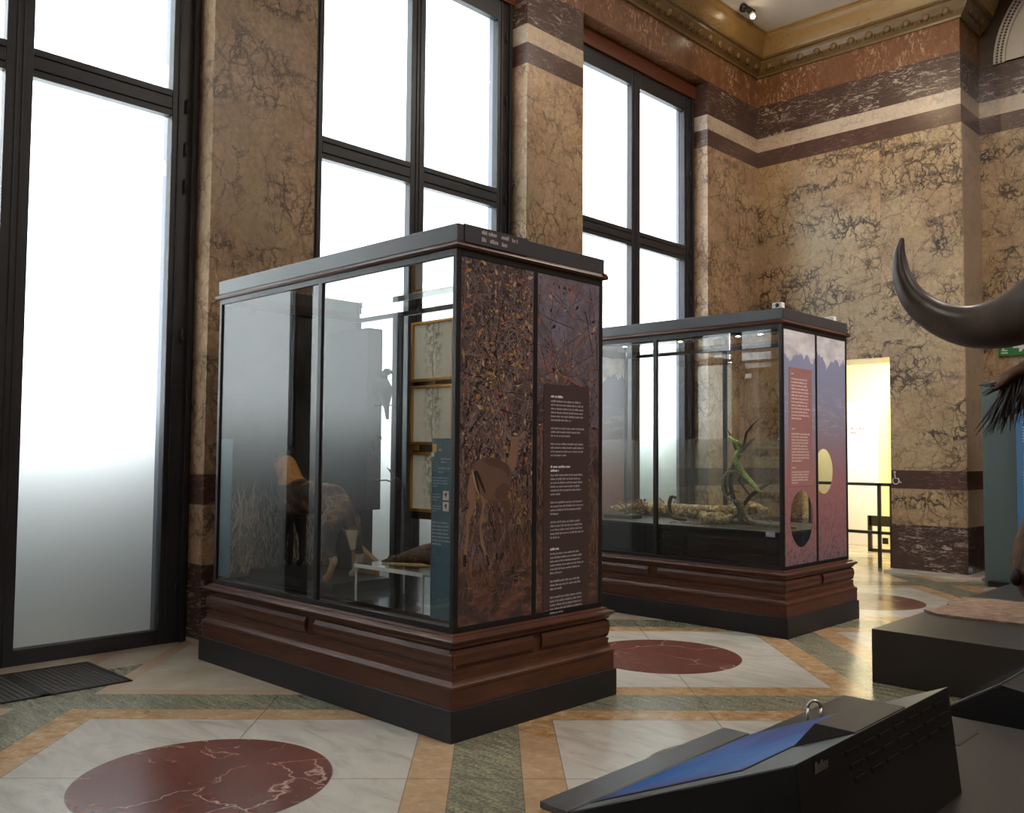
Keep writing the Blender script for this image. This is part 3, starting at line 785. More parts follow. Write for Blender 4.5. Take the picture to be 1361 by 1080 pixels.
# name plate on the header
np_ = MB().box((fx1 + .002, 3.330, 2.640), (fx1 + .014, 3.83, 2.738)).build('name_plate', 'header', case1)
m = MB()
X = fx1 + .0142
letters(m, (X, 3.455, 2.698), (0, 1, 0), (0, 0, 1), (1, 0, 0), .135, .024, 1, seed=3, gap=.1, lastshort=False)
letters(m, (X, 3.610, 2.697), (0, 1, 0), (0, 0, 1), (1, 0, 0), .065, .024, 1, seed=5, gap=.1, lastshort=False)
letters(m, (X, 3.695, 2.695), (0, 1, 0), (0, 0, 1), (1, 0, 0), .055, .022, 1, seed=6, gap=.1, lastshort=False)
m.build('lettering', 'textdim', np_); m = MB()
letters(m, (X, 3.455, 2.658), (0, 1, 0), (0, 0, 1), (1, 0, 0), .045, .024, 1, seed=7, gap=.1, lastshort=False)
letters(m, (X, 3.520, 2.658), (0, 1, 0), (0, 0, 1), (1, 0, 0), .075, .024, 1, seed=8, gap=.1, lastshort=False)
letters(m, (X, 3.612, 2.656), (0, 1, 0), (0, 0, 1), (1, 0, 0), .060, .024, 1, seed=9, gap=.1, lastshort=False)
m.build('lettering', 'textdim', np_)
# teal caption strips inside the front glass
gi = fy0 + .020
tl = MB().box((-3.795, gi, .60), (fx1 - .036, gi + .004, 1.575)).build('caption_strip', 'teal', case1)
m = MB()
for k, (za, zb, rows, xs, w) in enumerate([(1.50, 1.535, 1, -3.74, .09), (1.44, 1.475, 2, -3.72, .10), (1.385, 1.425, 2, -3.74, .10), (1.31, 1.37, 4, -3.785, .14), (1.235, 1.28, 3, -3.785, .075), (1.175, 1.215, 3, -3.785, .075), (.995, 1.13, 7, -3.785, .15)]):
    letters(m, (xs, gi, za), (1, 0, 0), (0, 0, 1), (0, -1, 0), w, zb - za, rows, seed=60 + k, gap=.5)
for z in (1.242, 1.182):
    ic = MB().poly([(-3.70, gi - .001, z), (-3.652, gi - .001, z), (-3.652, gi - .001, z + .05), (-3.70, gi - .001, z + .05)], 0).poly([(-3.687, gi - .002, z + .035), (-3.665, gi - .002, z + .04), (-3.672, gi - .002, z + .008)], 1).build('icon', ['white_paint', 'redsoffit'], tl)
MB().poly([(-3.79, gi - .001, 1.50), (-3.755, gi - .001, 1.50), (-3.755, gi - .001, 1.545), (-3.79, gi - .001, 1.545)]).build('icon', 'gilt', tl)
MB().poly([(-3.80, gi - .001, 1.475), (-3.775, gi - .001, 1.475), (-3.775, gi - .001, 1.50), (-3.80, gi - .001, 1.50)]).build('icon', 'white_paint', tl)
m.build('print', 'textteal', tl)
tl = MB().box((fx0 + .036, gi, .60), (-5.955, gi + .004, 1.585)).build('caption_strip', 'teal', case1)
# display deck
MB().box((fx0 + .034, fy0 + .17, .545), (fx1 - .034, fy1 - .034, .57)).build('deck', plain('deck_gloss_black', (.010, .010, .011), .16, 0, .5, var=.1), case1)
MB().box((-5.605, fy1 - .09, .57), (-5.53, fy1 - .034, 2.575)).build('back_post', 'black', case1, bevel=.004)

# ------------------------------------------------------------------ contents of case 1
def grown_body(name, verts, edgs, radii, mats, parent, matfn, voxel, smooth_n):
    """one continuous body grown round a skeleton: tapered limbs fused into a single smoothed surface"""
    m = MB()
    for a, b in edgs:
        pa, pb = Vector(verts[a]), Vector(verts[b]); n = 5
        m.tube([pa.lerp(pb, k / n) for k in range(n + 1)], [radii[a] + (radii[b] - radii[a]) * k / n for k in range(n + 1)], 20)
    for p, r in zip(verts, radii): m.ball(p, r, 20, 14)
    o = m.build(name, mats)
    q = o.modifiers.new('remesh', 'REMESH'); q.mode = 'VOXEL'; q.voxel_size = voxel
    q = o.modifiers.new('smooth', 'SMOOTH'); q.factor = .5; q.iterations = smooth_n
    dg = bpy.context.evaluated_depsgraph_get(); dg.update()
    me2 = bpy.data.meshes.new_from_object(o.evaluated_get(dg)); me2.name = name
    o.modifiers.clear(); o.data = me2
    me2.materials.clear()
    for k in mats: me2.materials.append(k)
    for p in me2.polygons:
        p.use_smooth = True; p.material_index = matfn(p.center)
    o.parent = parent; o.matrix_parent_inverse = Matrix.Translation(parent.location).inverted()
    return o

def fur(name, c1, c2, scale=25, rough=.75):
    g = NT(name); P = g.obj()
    f = g.noise(g.mapping(P, sc=(1, 1, .35)), scale, 6, .7)
    c = g.mix(g.ramp(f, [(.35, 0), (.65, 1)]), c1, c2)
    return g.bsdf(c, rough, 0, .3, bump=f, bstr=.6, bdist=.02)
def dog_coat():
    g = NT('wild_dog_coat'); P = g.obj()
    W = g.vmath('ADD', P, g.vmath('MULTIPLY', g.vmath('SUBTRACT', g.noise(P, 9, 4, col=True), (.5, .5, .5)), (.12, .12, .12)))
    n = g.noise(W, 5.5, 3)
    c = g.ramp(n, [(.36, (.016, .012, .011)), (.46, (.05, .03, .02)), (.53, (.13, .07, .035)), (.58, (.26, .14, .06)), (.64, (.05, .03, .022)), (.72, (.36, .29, .21))])
    f = g.noise(g.mapping(P, sc=(1, 1, .4)), 60, 4, .7)
    c = g.mix(g.ramp(f, [(.3, .5), (.6, 0)]), c, (.03, .02, .015))
    return g.bsdf(c, .8, 0, .25, bump=f, bstr=.6, bdist=.015)
coat = dog_coat(); tan = fur('wild_dog_tan', (.34, .15, .04), (.46, .24, .08), 40); wht = fur('wild_dog_white', (.42, .34, .22), (.55, .46, .32), 40); blk = fur('wild_dog_black', (.012, .010, .010), (.03, .024, .02), 40)
dog = thing('wild_dog', 'stuffed wild dog with blotched dark coat and white tail tip in the nearer display case', 'stuffed animal', (-5.5, 3.72, .64))
V = [(-5.55, 3.74, 1.17), (-5.27, 3.69, 1.17), (-5.14, 3.67, 1.10), (-5.80, 3.77, 1.16), (-5.90, 3.78, 1.20),     # 0 mid 1 loin 2 rump 3 chest 4 shoulder
     (-5.93, 3.77, 1.31), (-5.99, 3.77, 1.39),                                                                      # 5 neck 6 poll
     (-6.05, 3.78, 1.40), (-6.11, 3.80, 1.33),                                                                      # 7 head 8 nose
     (-5.13, 3.58, 1.02), (-5.09, 3.545, .87), (-5.03, 3.545, .78), (-5.085, 3.545, .68), (-5.12, 3.545, .655),     # left hind 9-13
     (-5.17, 3.77, 1.02), (-5.16, 3.81, .87), (-5.11, 3.82, .78), (-5.17, 3.82, .68), (-5.205, 3.82, .655),         # right hind 14-18
     (-5.86, 3.69, 1.03), (-5.84, 3.66, .85), (-5.85, 3.66, .68), (-5.885, 3.66, .655),                             # left fore 19-22
     (-5.92, 3.85, 1.03), (-5.92, 3.88, .85), (-5.92, 3.88, .68), (-5.955, 3.88, .655),                             # right fore 23-26
     (-5.05, 3.66, 1.10), (-5.00, 3.66, .98), (-4.985, 3.66, .86)]                                                  # tail 27-29
E_ = [(0, 1), (1, 2), (0, 3), (3, 4), (4, 5), (5, 6), (6, 7), (7, 8), (2, 9), (9, 10), (10, 11), (11, 12), (12, 13), (2, 14), (14, 15), (15, 16), (16, 17), (17, 18),
      (4, 19), (19, 20), (20, 21), (21, 22), (4, 23), (23, 24), (24, 25), (25, 26), (2, 27), (27, 28), (28, 29)]
Rr = [.115, .105, .095, .13, .125, .085, .08, .075, .035, .075, .042, .026, .022, .026, .075, .042, .026, .022, .026, .055, .030, .021, .026, .055, .03, .021, .026, .03, .042, .02]
def dogmat(c):
    if c.z > 1.25 and c.x < -5.8: return 1
    if c.x > -5.02 and c.z < .98: return 2
    if c.x > -5.02: return 0
    if c.z < .80 and c.x > -5.4: return 1 if c.y < 3.7 else 2
    if c.z < 1.0 and c.x < -5.7: return 3
    return 0
grown_body('body', V, E_, Rr, [coat, tan, wht, blk], dog, dogmat, .008, 10)
for y in (3.725, 3.815):                       # round upright ears
    MB().tube([(-6.0, y, 1.40), (-6.0, y, 1.46), (-5.995, y, 1.51), (-5.995, y, 1.535)], [.03, .045, .035, .008], 10, flat=.4).build('ear', blk, dog)

MB().box((-6.02, 3.50, .57), (-4.97, 3.97, .638)).build('mount', 'black_matt', dog, bevel=.004)

bd = thing('display_board', 'tall dark free-standing board with a narrower foot behind the wild dog', 'display board', (-5.7, 4.15, .57))
MB().box((-5.98, 4.10, 1.07), (-5.435, 4.235, 2.42)).build('board', plain('board_charcoal', (.020, .021, .023), .6, var=.1), bd, bevel=.003)
MB().box((-5.95, 4.12, .57), (-5.50, 4.215, 1.07)).build('foot', 'black_matt', bd)
def bird(name, label, p, s, head_up=1, group=None):
    t = thing(name, label, 'stuffed bird', p)
    x, y, z = p
    g = MB()
    body = [(x + .00 * s, y, z + .03 * s), (x + .0 * s, y, z + .10 * s), (x - .01 * s, y, z + .2 * s), (x - .03 * s, y, z + .3 * s), (x - .03 * s, y, z + .37 * s)]
    g.tube([(x + .07 * s, y, z - .22 * s), (x + .05 * s, y, z - .08 * s), (x + .01 * s, y, z + .05 * s), (x - .03 * s, y, z + .17 * s), (x - .045 * s, y, z + .26 * s), (x - .03 * s, y, z + .33 * s)], [.02 * s, .035 * s, .085 * s, .115 * s, .085 * s, .03 * s], 12)
    g.ball((x + .065 * s, y, z + .36 * s), (.05 * s, .045 * s, .045 * s)); g.tube([(x - .03 * s, y, z + .26 * s), (x + .0 * s, y, z + .34 * s), (x + .05 * s, y, z + .37 * s)], [.06 * s, .045 * s, .045 * s], 10)
    g.build('body', blk, t)
    MB().tube([(x + .10 * s, y, z + .36 * s), (x + .15 * s, y, z + .345 * s), (x + .175 * s, y, z + .30 * s)], [.03 * s, .02 * s, .003], 8).build('beak', 'black_matt', t)
    for q in (-.02, .02): MB().tube([(x, y + q, z + .03 * s), (x, y + q, z - .05 * s)], .006, 6).build('leg', 'black_matt', t)
    return t
bird('perched_bird', 'large dark perched bird near the top twig beside the dark board', (-5.325, 4.17, 1.87), .60)
bird('perched_bird', 'small dark bird half hidden beside the board edge, below the large bird', (-5.40, 4.17, 1.50), .30)
lb = thing('hanging_bird', 'small dark bird hanging below the lowest twig in the nearer display case', 'stuffed bird', (-5.17, 4.17, 1.28))
MB().tube([(-5.25, 4.17, 1.37), (-5.21, 4.17, 1.33), (-5.17, 4.17, 1.27), (-5.15, 4.17, 1.21), (-5.13, 4.17, 1.20)], [.004, .012, .045, .03, .004], 10).build('body', blk, lb)
MB().tube([(-5.17, 4.16, 1.30), (-5.22, 4.16, 1.36), (-5.27, 4.16, 1.385)], [.02, .015, .003], 8, flat=.3).build('tail', blk, lb)
for i, (z, lbl, dz) in enumerate(((1.845, 'thin dark perch twig under the large dark bird', -.01), (1.50, 'short dark perch twig under the half-hidden small bird', -.02), (1.285, 'thin dark perch twig above the hanging bird', .02))):
    L_ = .30 if i != 1 else .08
    o = MB().tube([(-5.434, 4.17, z), (-5.434 + L_ * .5, 4.17, z + dz * .4), (-5.434 + L_, 4.17, z - abs(dz))], [.006, .006, .004], 6).build('perch_twig', 'black_matt', None, loc=(-5.434, 4.17, z)); tag(o, lbl, 'twig')
# framed botanical drawings hung at the back glass
def paper():
    g = NT('aged_paper_with_plant_drawing'); P = g.obj(); x, y, z = g.sep(P)[:3]
    c = g.mix(g.noise(P, 3, 3), (.66, .64, .55), (.78, .75, .66))
    stem = g.ramp(g.math('ABSOLUTE', g.math('ADD', x, g.math('MULTIPLY', g.math('SUBTRACT', g.noise(P, 6, 2), .5), .1))), [(.004, .7), (.010, 0)])
    blob = g.math('MULTIPLY', g.ramp(g.noise(P, 22, 5, .7), [(.46, 0), (.56, .75)]), g.ramp(g.math('ABSOLUTE', x), [(.06, 1), (.12, 0)]))
    blob = g.math('MULTIPLY', blob, g.ramp(g.math('ADD', z, .5), [(.30, .15), (.55, 1)]))
    c = g.mix(g.math('MAXIMUM', stem, blob), c, (.15, .15, .12))
    d = g.n('ShaderNodeBsdfDiffuse'); t = g.n('ShaderNodeBsdfTranslucent'); mx = g.n('ShaderNodeMixShader')
    g.set(d.inputs[0], c); g.set(t.inputs[0], c); g.set(mx.inputs[0], .5)
    g.t.links.new(d.outputs[0], mx.inputs[1]); g.t.links.new(t.outputs[0], mx.inputs[2]); g.t.links.new(mx.outputs[0], g.out.inputs[0])
    return g.m
pap = paper()
for i, (z0, z1, lbl) in enumerate(((2.03, 2.485, 'gilt-framed plant drawing hanging topmost of the three frames in the nearer case'), (1.555, 2.0, 'gilt-framed pale drawing hanging in the middle of the three frames'), (1.055, 1.50, 'gilt-framed drawing hanging lowest of the three frames behind the caption strip'))):
    x0, x1, y = -5.37, -4.985 + .10, 4.47
    t = thing('framed_drawing', lbl, 'picture', ((x0 + x1) / 2, y, (z0 + z1) / 2), 'framed drawings in the nearer case')
    f = MB(); b = .022
    f.box((x0, y - .02, z0), (x0 + b, y + .01, z1)).box((x1 - b, y - .02, z0), (x1, y + .01, z1)).box((x0 + b, y - .02, z0), (x1 - b, y + .01, z0 + b)).box((x0 + b, y - .02, z1 - b), (x1 - b, y + .01, z1))
    f.build('frame', 'gilt', t, bevel=.004)
    MB().poly([(x0 + b, y, z0 + b), (x1 - b, y, z0 + b), (x1 - b, y, z1 - b), (x0 + b, y, z1 - b)]).build('drawing', pap, t, loc=((x0 + x1) / 2, y, (z0 + z1) / 2))
    if i < 2:
        q = MB().box((-5.34, y - .035, z0 - .045), (-5.25, y - .022, z0 - .004)).build('caption_tag', 'gilt', t) if i == 1 else None
for z0, z1 in ((2.0, 2.03), (1.50, 1.555), (1.01, 1.055)):
    MB().box((-5.37, 4.485, z0 - .012), (-4.75, 4.495, z1 + .012)).build('picture_rail', 'black', case1)
# acrylic stand with specimen
st = thing('acrylic_stand', 'clear acrylic table standing on the deck of the nearer display case', 'stand', (-4.36, 3.65, .57))
MB().box((-4.69, 3.455, .785), (-4.03, 3.86, .80)).build('top', 'acrylic', st)
for (x, y) in ((-4.68, 3.465), (-4.04, 3.465), (-4.68, 3.85), (-4.04, 3.85)):
    MB().box((x - .005, y - .005, .571), (x + .005, y + .005, .785)).build('leg', plain('acrylic_edge', (.62, .66, .66), .2), st)
MB().box((-4.69, 3.453, .780), (-4.03, 3.456, .803)).build('bright_edge', plain('acrylic_edge', (.62, .66, .66), .2), st)
sp = thing('scaly_specimen', 'brown tapering scaly specimen lying on the clear acrylic stand', 'stuffed animal', (-4.35, 3.65, .80))
hide = fur('scaly_hide', (.055, .026, .014), (.13, .065, .03), 18, .6)
MB().tube([(-4.62, 3.62, .808), (-4.52, 3.63, .822), (-4.40, 3.65, .845), (-4.28, 3.68, .870), (-4.18, 3.70, .885), (-4.10, 3.72, .875), (-4.06, 3.73, .86)], [.006, .022, .045, .065, .075, .06, .02], 12).build('body', hide, sp)
sc = MB()
for i in range(70):
    u = rnd.random(); x = -4.55 + u * .42; r0 = .02 + u * .06; a = rnd.uniform(-.2, PI + .2)
    c = Vector((x, 3.625 + u * .07 - math.cos(a) * r0, .82 + u * .06 + math.sin(a) * r0 * .95))
    sc.ball(c, (.012, .008, .008), 6, 4)
sc.build('scales', hide, sp)['kind'] = 'stuff'
MB().tube([(-4.55, 3.58, .806), (-4.40, 3.57, .812), (-4.22, 3.60, .818), (-4.12, 3.63, .815)], [.006, .018, .024, .01], 8, flat=.6).build('belly_fringe', fur('golden_hair', (.34, .19, .06), (.46, .30, .12), 30), sp)
o = MB().prism([(-5.43, .57), (-5.16, .57), (-5.16, .73), (-5.43, .86)], 1, 3.98, 4.02).build('tan_board', 'tanwood', None, loc=(-5.3, 4.0, .57)); tag(o, 'small tan wooden board leaning behind the dog tail in the nearer case', 'board')

# ------------------------------------------------------------------ case 2 prints and contents
fx0, fx1, fy0, fy1, cx, cy = B2
def savanna_print():
    g = NT('mountain_savanna_print'); P = g.pos(); x, y, z = g.sep(P)[:3]
    n1 = g.noise(g.comb(0, g.math('MULTIPLY', y, 1), 0), 5.5, 4, .6)
    ridge = g.math('ADD', 2.12, g.math('MULTIPLY', n1, .46))
    cl = g.ramp(g.noise(g.mapping(P, sc=(1, 1, 2.2)), 4.5, 5, .6), [(.35, (.46, .45, .49)), (.5, (.62, .60, .63)), (.65, (.74, .72, .74))])
    t = g.math('MULTIPLY', g.math('SUBTRACT', z, .55), .5)
    land = g.ramp(t, [(.0, (.20, .13, .15)), (.12, (.27, .13, .135)), (.36, (.34, .15, .155)), (.48, (.29, .19, .225)), (.62, (.27, .245, .32)), (.70, (.26, .265, .38)), (.92, (.25, .275, .42))])
    st = g.ramp(g.noise(g.mapping(P, sc=(1, 1.5, 9)), 3, 5, .7), [(.50, 0), (.64, .85)])
    stm = g.ramp(g.math('ABSOLUTE', g.math('SUBTRACT', t, .66)), [(.03, 1), (.14, .0)])
    land = g.mix(g.math('MULTIPLY', st, stm), land, (.42, .38, .42))
    sp = g.math('MULTIPLY', g.ramp(g.noise(P, 30, 5, .7), [(.5, 0), (.6, .75)]), g.ramp(t, [(.0, 1), (.33, .25), (.5, 0)]))
    land = g.mix(sp, land, (.045, .032, .045))
    c = g.mix(g.math('GREATER_THAN', z, ridge), land, cl)
    return g.bsdf(c, .42, 0, .45)
sav = savanna_print()
def print_with_holes(px, ya, yb, za, zb, holes, name):
    """thin printed sheet with oval peep-holes cut through it"""
    me = bpy.data.meshes.new(name); bm = bmesh.new()
    oy, oz = ya, za
    outer = [bm.verts.new((px, p[0], p[1])) for p in ((ya, za), (yb, za), (yb, zb), (ya, zb))]
    es = [bm.edges.new((outer[i], outer[(i + 1) % 4])) for i in range(4)]
    for (hy, hz, ry, rz, lo, hi) in holes:
        pts = []
        n = 40
        for i in range(n):
            a = 2 * PI * i / n; q = (hy + ry * math.cos(a), hz + rz * math.sin(a)); q = (min(max(q[0], lo), hi), q[1])
            if not pts or (abs(q[0] - pts[-1][0]) + abs(q[1] - pts[-1][1])) > 1e-4: pts.append(q)
        vs = [bm.verts.new((px, *p)) for p in pts]
        es += [bm.edges.new((vs[i], vs[(i + 1) % len(vs)])) for i in range(len(vs))]
    bmesh.ops.triangle_fill(bm, edges=es, use_beauty=True)
    bad = []
    for f in bm.faces:
        c = f.calc_center_median()
        for (hy, hz, ry, rz, lo, hi) in holes:
            if ((c.y - hy) / ry) ** 2 + ((c.z - hz) / rz) ** 2 < .98 and lo <= c.y <= hi: bad.append(f); break
    bmesh.ops.delete(bm, geom=bad, context='FACES')
    r = bmesh.ops.extrude_face_region(bm, geom=bm.faces[:])
    bmesh.ops.translate(bm, verts=[v for v in r['geom'] if isinstance(v, bmesh.types.BMVert)], vec=(-.004, 0, 0))
    bmesh.ops.recalc_face_normals(bm, faces=bm.faces)
    bm.to_mesh(me); bm.free(); me.materials.append(sav)
    o = bpy.data.objects.new(name, me); COL.objects.link(o); o.parent = case2; o.matrix_parent_inverse = Matrix.Translation(case2.location).inverted()
    return o
px = fx1 - .004
print_with_holes(px, fy0 + .034, cy - .018, .573, 2.565, [(7.370, .957, .208, .243, fy0, cy)], 'photo_print')
print_with_holes(px, cy + .018, fy1 - .034, .573, 2.565, [(7.80, 1.358, .185, .200, cy + .03, 9)], 'photo_print')
MB().box((px - .012, fy0 + .034, .573), (px - .008, cy - .018, 2.565)).build('glass_pane', 'glass', case2)
MB().box((px - .012, cy + .018, .573), (px - .008, fy1 - .034, 2.565)).build('glass_pane', 'glass', case2)
m = MB(); m.box((fx0 + .004, fy0 + .034, .573), (fx0 + .008, fy1 - .034, 2.565)); m.build('photo_print', sav, case2)
M['textpanel2'] = plain('rust_text_panel', (.33, .16, .15), .5, var=.12, scale=4)
tp = MB().box((px, 7.150, 1.235), (px + .002, 7.575, 2.245)).build('text_panel', 'textpanel2', case2)
m = MB()
for k, (za, zb, rows, mi) in enumerate([(2.185, 2.205, 1, 0), (1.80, 2.165, 13, 1), (1.715, 1.735, 1, 0), (1.44, 1.695, 10, 1), (1.385, 1.405, 1, 0), (1.255, 1.37, 5, 1)]):
    letters(m, (px + .002, 7.19, za), (0, 1, 0), (0, 0, 1), (1, 0, 0), .16 if mi == 0 else .34, zb - za, rows, seed=90 + k, mi=mi)
m.build('small_print', ['text', 'textpink'], tp)
# inner black box and deck
MB().box((fx0 + .034, fy0 + .030, .545), (fx1 - .034, fy1 - .034, .835)).build('inner_box', 'black_matt', case2)
MB().box((fx0 + .034, fy0 + .030, .8355), (cx - .003, fy1 - .034, .852)).build('deck_panel', 'dais', case2)
MB().box((cx + .003, fy0 + .030, .8355), (fx1 - .034, fy1 - .034, .852)).build('deck_panel', 'dais', case2)
lowg = MB().box((fx0 + .034, fy0 + .034, .8525), (fx1 - .034, fy0 + .040, 1.635)).build('low_glass_screen', 'glass_low', case2)
MB().box((-4.30, fy0 + .030, 1.628), (-4.27, fy0 + .044, 1.642)).build('clip', 'white_paint', lowg)
MB().box((-3.70, fy0 + .030, 1.628), (-3.67, fy0 + .044, 1.642)).build('clip', 'white_paint', lowg)
MB().box((-3.80, fy0 - .003, .812), (-3.715, fy0 + .0, .857)).build('sticker', plain('sticker_grey', (.20, .19, .23), .5), case2)
MB().box((-5.05, fy1 - .020, 2.50), (-4.96, fy1 - .0185, 2.57)).build('white_card', 'white_paint', case2)
MB().box((fx0 + .034, 7.24, 2.576), (fx1 - .034, 7.30, 2.598)).build('light_bar', 'black', case2)
for (x, y) in ((-4.19, 7.27), (-3.97, 7.27), (-5.45, 7.27), (-4.80, 7.27)):
    d = MB().tube([(x, y, 2.575), (x, y, 2.562)], [.035, .03], 14).build('downlight', 'black', case2)
    MB().tube([(x, y, 2.562), (x, y, 2.558)], [.022, .02], 12).build('bulb', 'lamp', d)
# small sensors on top of case 2
for (x, y, lbl, hole) in ((-3.70, 7.095, 'white sensor box with a dark lens on the near corner of the farther case top', True), (-3.72, 8.14, 'plain white sensor box on the far end of the farther case top', False)):
    s = thing('sensor_box', lbl, 'sensor', (x, y, 2.735))
    MB().box((x - .05, y - .03, 2.7352), (x + .04, y + .03, 2.79)).build('housing', 'white_paint', s, bevel=.006)
    if hole: MB().tube([(x - .0, y - .029, 2.765), (x - .0, y - .0325, 2.765)], .017, 14).build('lens', 'black', s)

def snake_skin(name, c1, c2, c3, scale=22):
    g = NT(name); P = g.obj()
    f = g.voro(P, scale, 'F1', 'Color'); s = g.sep(f)
    c = g.mix(g.math('GREATER_THAN', s[0], .55), c1, c2)
    c = g.mix(g.ramp(g.voro(P, scale), [(0, .95), (.10, .3), (.13, 0)]), c, c3)
    b = g.voro(P, 180)
    return g.bsdf(c, .4, 0, .5, bump=b, bstr=.2, bdist=.003)
py = snake_skin('python_skin', (.62, .44, .19), (.34, .19, .06), (.035, .022, .014), 19)
ZD = .852
def snake(name, lbl, pts, r, mat, rr=None, cat='stuffed snake'):
    # smooth the centreline (Catmull-Rom) and taper both ends
    P = [Vector(p) for p in pts]; out = []
    for i in range(len(P) - 1):
        p0, p1, p2, p3 = P[max(i - 1, 0)], P[i], P[i + 1], P[min(i + 2, len(P) - 1)]
        for k in range(6):
            t = k / 6
            out.append(.5 * ((2 * p1) + (p2 - p0) * t + (2 * p0 - 5 * p1 + 4 * p2 - p3) * t * t + (3 * p1 - p0 - 3 * p2 + p3) * t ** 3))
    out.append(P[-1]); n = len(out)
    rad = []
    for i in range(n):
        u = i / (n - 1)
        q = min(1, .25 + u * 4.0) if u < .2 else 1
        if u > .90: q = .62 if u < .94 else (.80 if u < .985 else .35)
        elif u > .8: q = 1 - (u - .8) / .1 * .38
        rad.append(r * q)
    o = thing(name, lbl, cat, tuple(P[0]))
    MB().tube(out, rad, 10).build('body', mat, o)
    h = out[-2]; d = (out[-1] - out[-4]).normalized(); s = d.cross(Vector((0, 0, 1))).normalized()
    for k in (-1, 1): MB().ball(out[-3] + s * k * r * .55 + Vector((0, 0, r * .4)), r * .14, 6, 4).build('eye', 'black', o)
    return o
snake('python', 'long thick yellow and brown python lying across the deck of the farther case', [(-5.98, 7.72, ZD + .07), (-5.85, 7.86, ZD + .072), (-5.6, 7.92, ZD + .072), (-5.35, 7.93, ZD + .072), (-5.1, 7.92, ZD + .072), (-4.85, 7.97, ZD + .072), (-4.70, 8.06, ZD + .085), (-4.60, 8.14, ZD + .12), (-4.48, 8.16, ZD + .115), (-4.40, 8.14, ZD + .07)], .072, py)
cl = []
for i in range(19):
    a = i * .8; cl.append((-4.63 + .17 * (i / 18) + .085 * math.cos(a), 7.46 + .07 * math.sin(a), ZD + .045 + .03 * (i % 3 == 1)))
snake('puff_adder', 'short fat yellow-brown snake coiled in front of the forked branch', cl, .042, snake_skin('adder_skin', (.50, .34, .13), (.36, .22, .08), (.05, .03, .018), 26))
snake('cobra', 'small dark cobra rearing its head above the python behind the case mullion', [(-5.05, 7.55, ZD + .018), (-4.98, 7.62, ZD + .018), (-4.95, 7.55, ZD + .02), (-5.03, 7.48, ZD + .04), (-5.06, 7.47, ZD + .13), (-5.055, 7.47, ZD + .20), (-5.02, 7.46, ZD + .235), (-4.97, 7.45, ZD + .225)], .019, fur('cobra_skin', (.06, .04, .025), (.12, .08, .045), 60, .5))
snake('viper', 'slender pale brown snake raising its head at the right end of the farther case', [(-3.72, 7.42, ZD + .018), (-3.80, 7.45, ZD + .02), (-3.90, 7.42, ZD + .03), (-4.0, 7.46, ZD + .025), (-4.1, 7.44, ZD + .035), (-4.18, 7.44, ZD + .06), (-4.245, 7.45, ZD + .13), (-4.27, 7.45, ZD + .20), (-4.31, 7.45, ZD + .235), (-4.33, 7.44, ZD + .21)], .021, snake_skin('viper_skin', (.32, .24, .15), (.20, .13, .08), (.06, .04, .03), 50))
# forked branch and green snake at y about 7.6
M['bark'] = fur('grey_bark', (.045, .032, .022), (.10, .075, .05), 40, .8)
br = thing('forked_branch', 'bare forked branch standing on a black base in the farther case', 'branch', (-4.36, 7.6, ZD))
YB = 7.6
m = MB()
m.tube([(-4.36, YB, ZD + .02), (-4.37, YB, 1.0), (-4.44, YB, 1.10), (-4.47, YB, 1.22), (-4.455, YB, 1.35), (-4.40, YB, 1.46), (-4.36, YB, 1.50)], [.028, .026, .024, .023, .021, .020, .016], 8)
m.tube([(-4.36, YB, 1.0), (-4.27, YB + .02, 1.12), (-4.17, YB + .02, 1.19), (-4.09, YB, 1.235), (-4.02, YB, 1.29), (-3.995, YB, 1.27)], [.02, .019, .018, .016, .014, .006], 8)
m.tube([(-4.37, YB, 1.49), (-4.42, YB, 1.58), (-4.47, YB, 1.69), (-4.50, YB, 1.74)], [.014, .012, .008, .003], 6)
m.tube([(-4.37, YB, 1.49), (-4.38, YB + .02, 1.6), (-4.425, YB + .02, 1.78)], [.014, .011, .004], 6)
m.tube([(-4.37, YB, 1.50), (-4.32, YB, 1.60), (-4.30, YB, 1.70), (-4.25, YB, 1.76), (-4.17, YB, 1.83)], [.014, .013, .012, .01, .004], 6)
m.tube([(-4.36, YB, 1.52), (-4.29, YB, 1.59), (-4.21, YB, 1.66)], [.016, .014, .008], 6)
m.tube([(-4.27, YB + .02, 1.12), (-4.38, YB, 1.26), (-4.33, YB, 1.36)], [.008, .010, .006], 6)
m.tube([(-4.47, YB, 1.15), (-4.54, YB, 1.06), (-4.50, YB, 1.03)], [.012, .008, .004], 6)
m.tube([(-4.46, YB, 1.17), (-4.38, YB, 1.15)], [.008, .003], 6)
m.build('branch', 'bark', br)
MB().box((-4.50, 7.575, ZD), (-4.12, 7.74, ZD + .03)).build('base', 'black_matt', br, bevel=.003)
gs = snake_skin('green_snake_skin', (.22, .36, .045), (.38, .46, .12), (.05, .10, .015), 40)
snake('green_snake', 'bright green snake winding around the forked branch in the farther case', [(-4.13, YB - .03, 1.16), (-4.16, YB - .04, 1.18), (-4.26, YB - .03, 1.27), (-4.33, YB - .01, 1.33), (-4.37, YB - .025, 1.40), (-4.40, YB - .03, 1.46), (-4.385, YB - .0, 1.52), (-4.37, YB + .02, 1.57), (-4.38, YB - .02, 1.61), (-4.42, YB - .03, 1.635), (-4.47, YB - .03, 1.665)], .026, gs)
snake('grey_tree_snake', 'thin grey-green snake looped on the left stem of the forked branch', [(-4.34, YB - .01, 1.30), (-4.40, YB - .03, 1.34), (-4.48, YB - .03, 1.33), (-4.53, YB - .03, 1.26), (-4.53, YB - .03, 1.17), (-4.49, YB - .03, 1.10), (-4.42, YB - .03, 1.07)], .014, snake_skin('tree_snake_skin', (.17, .18, .10), (.25, .25, .15), (.08, .08, .05), 60))
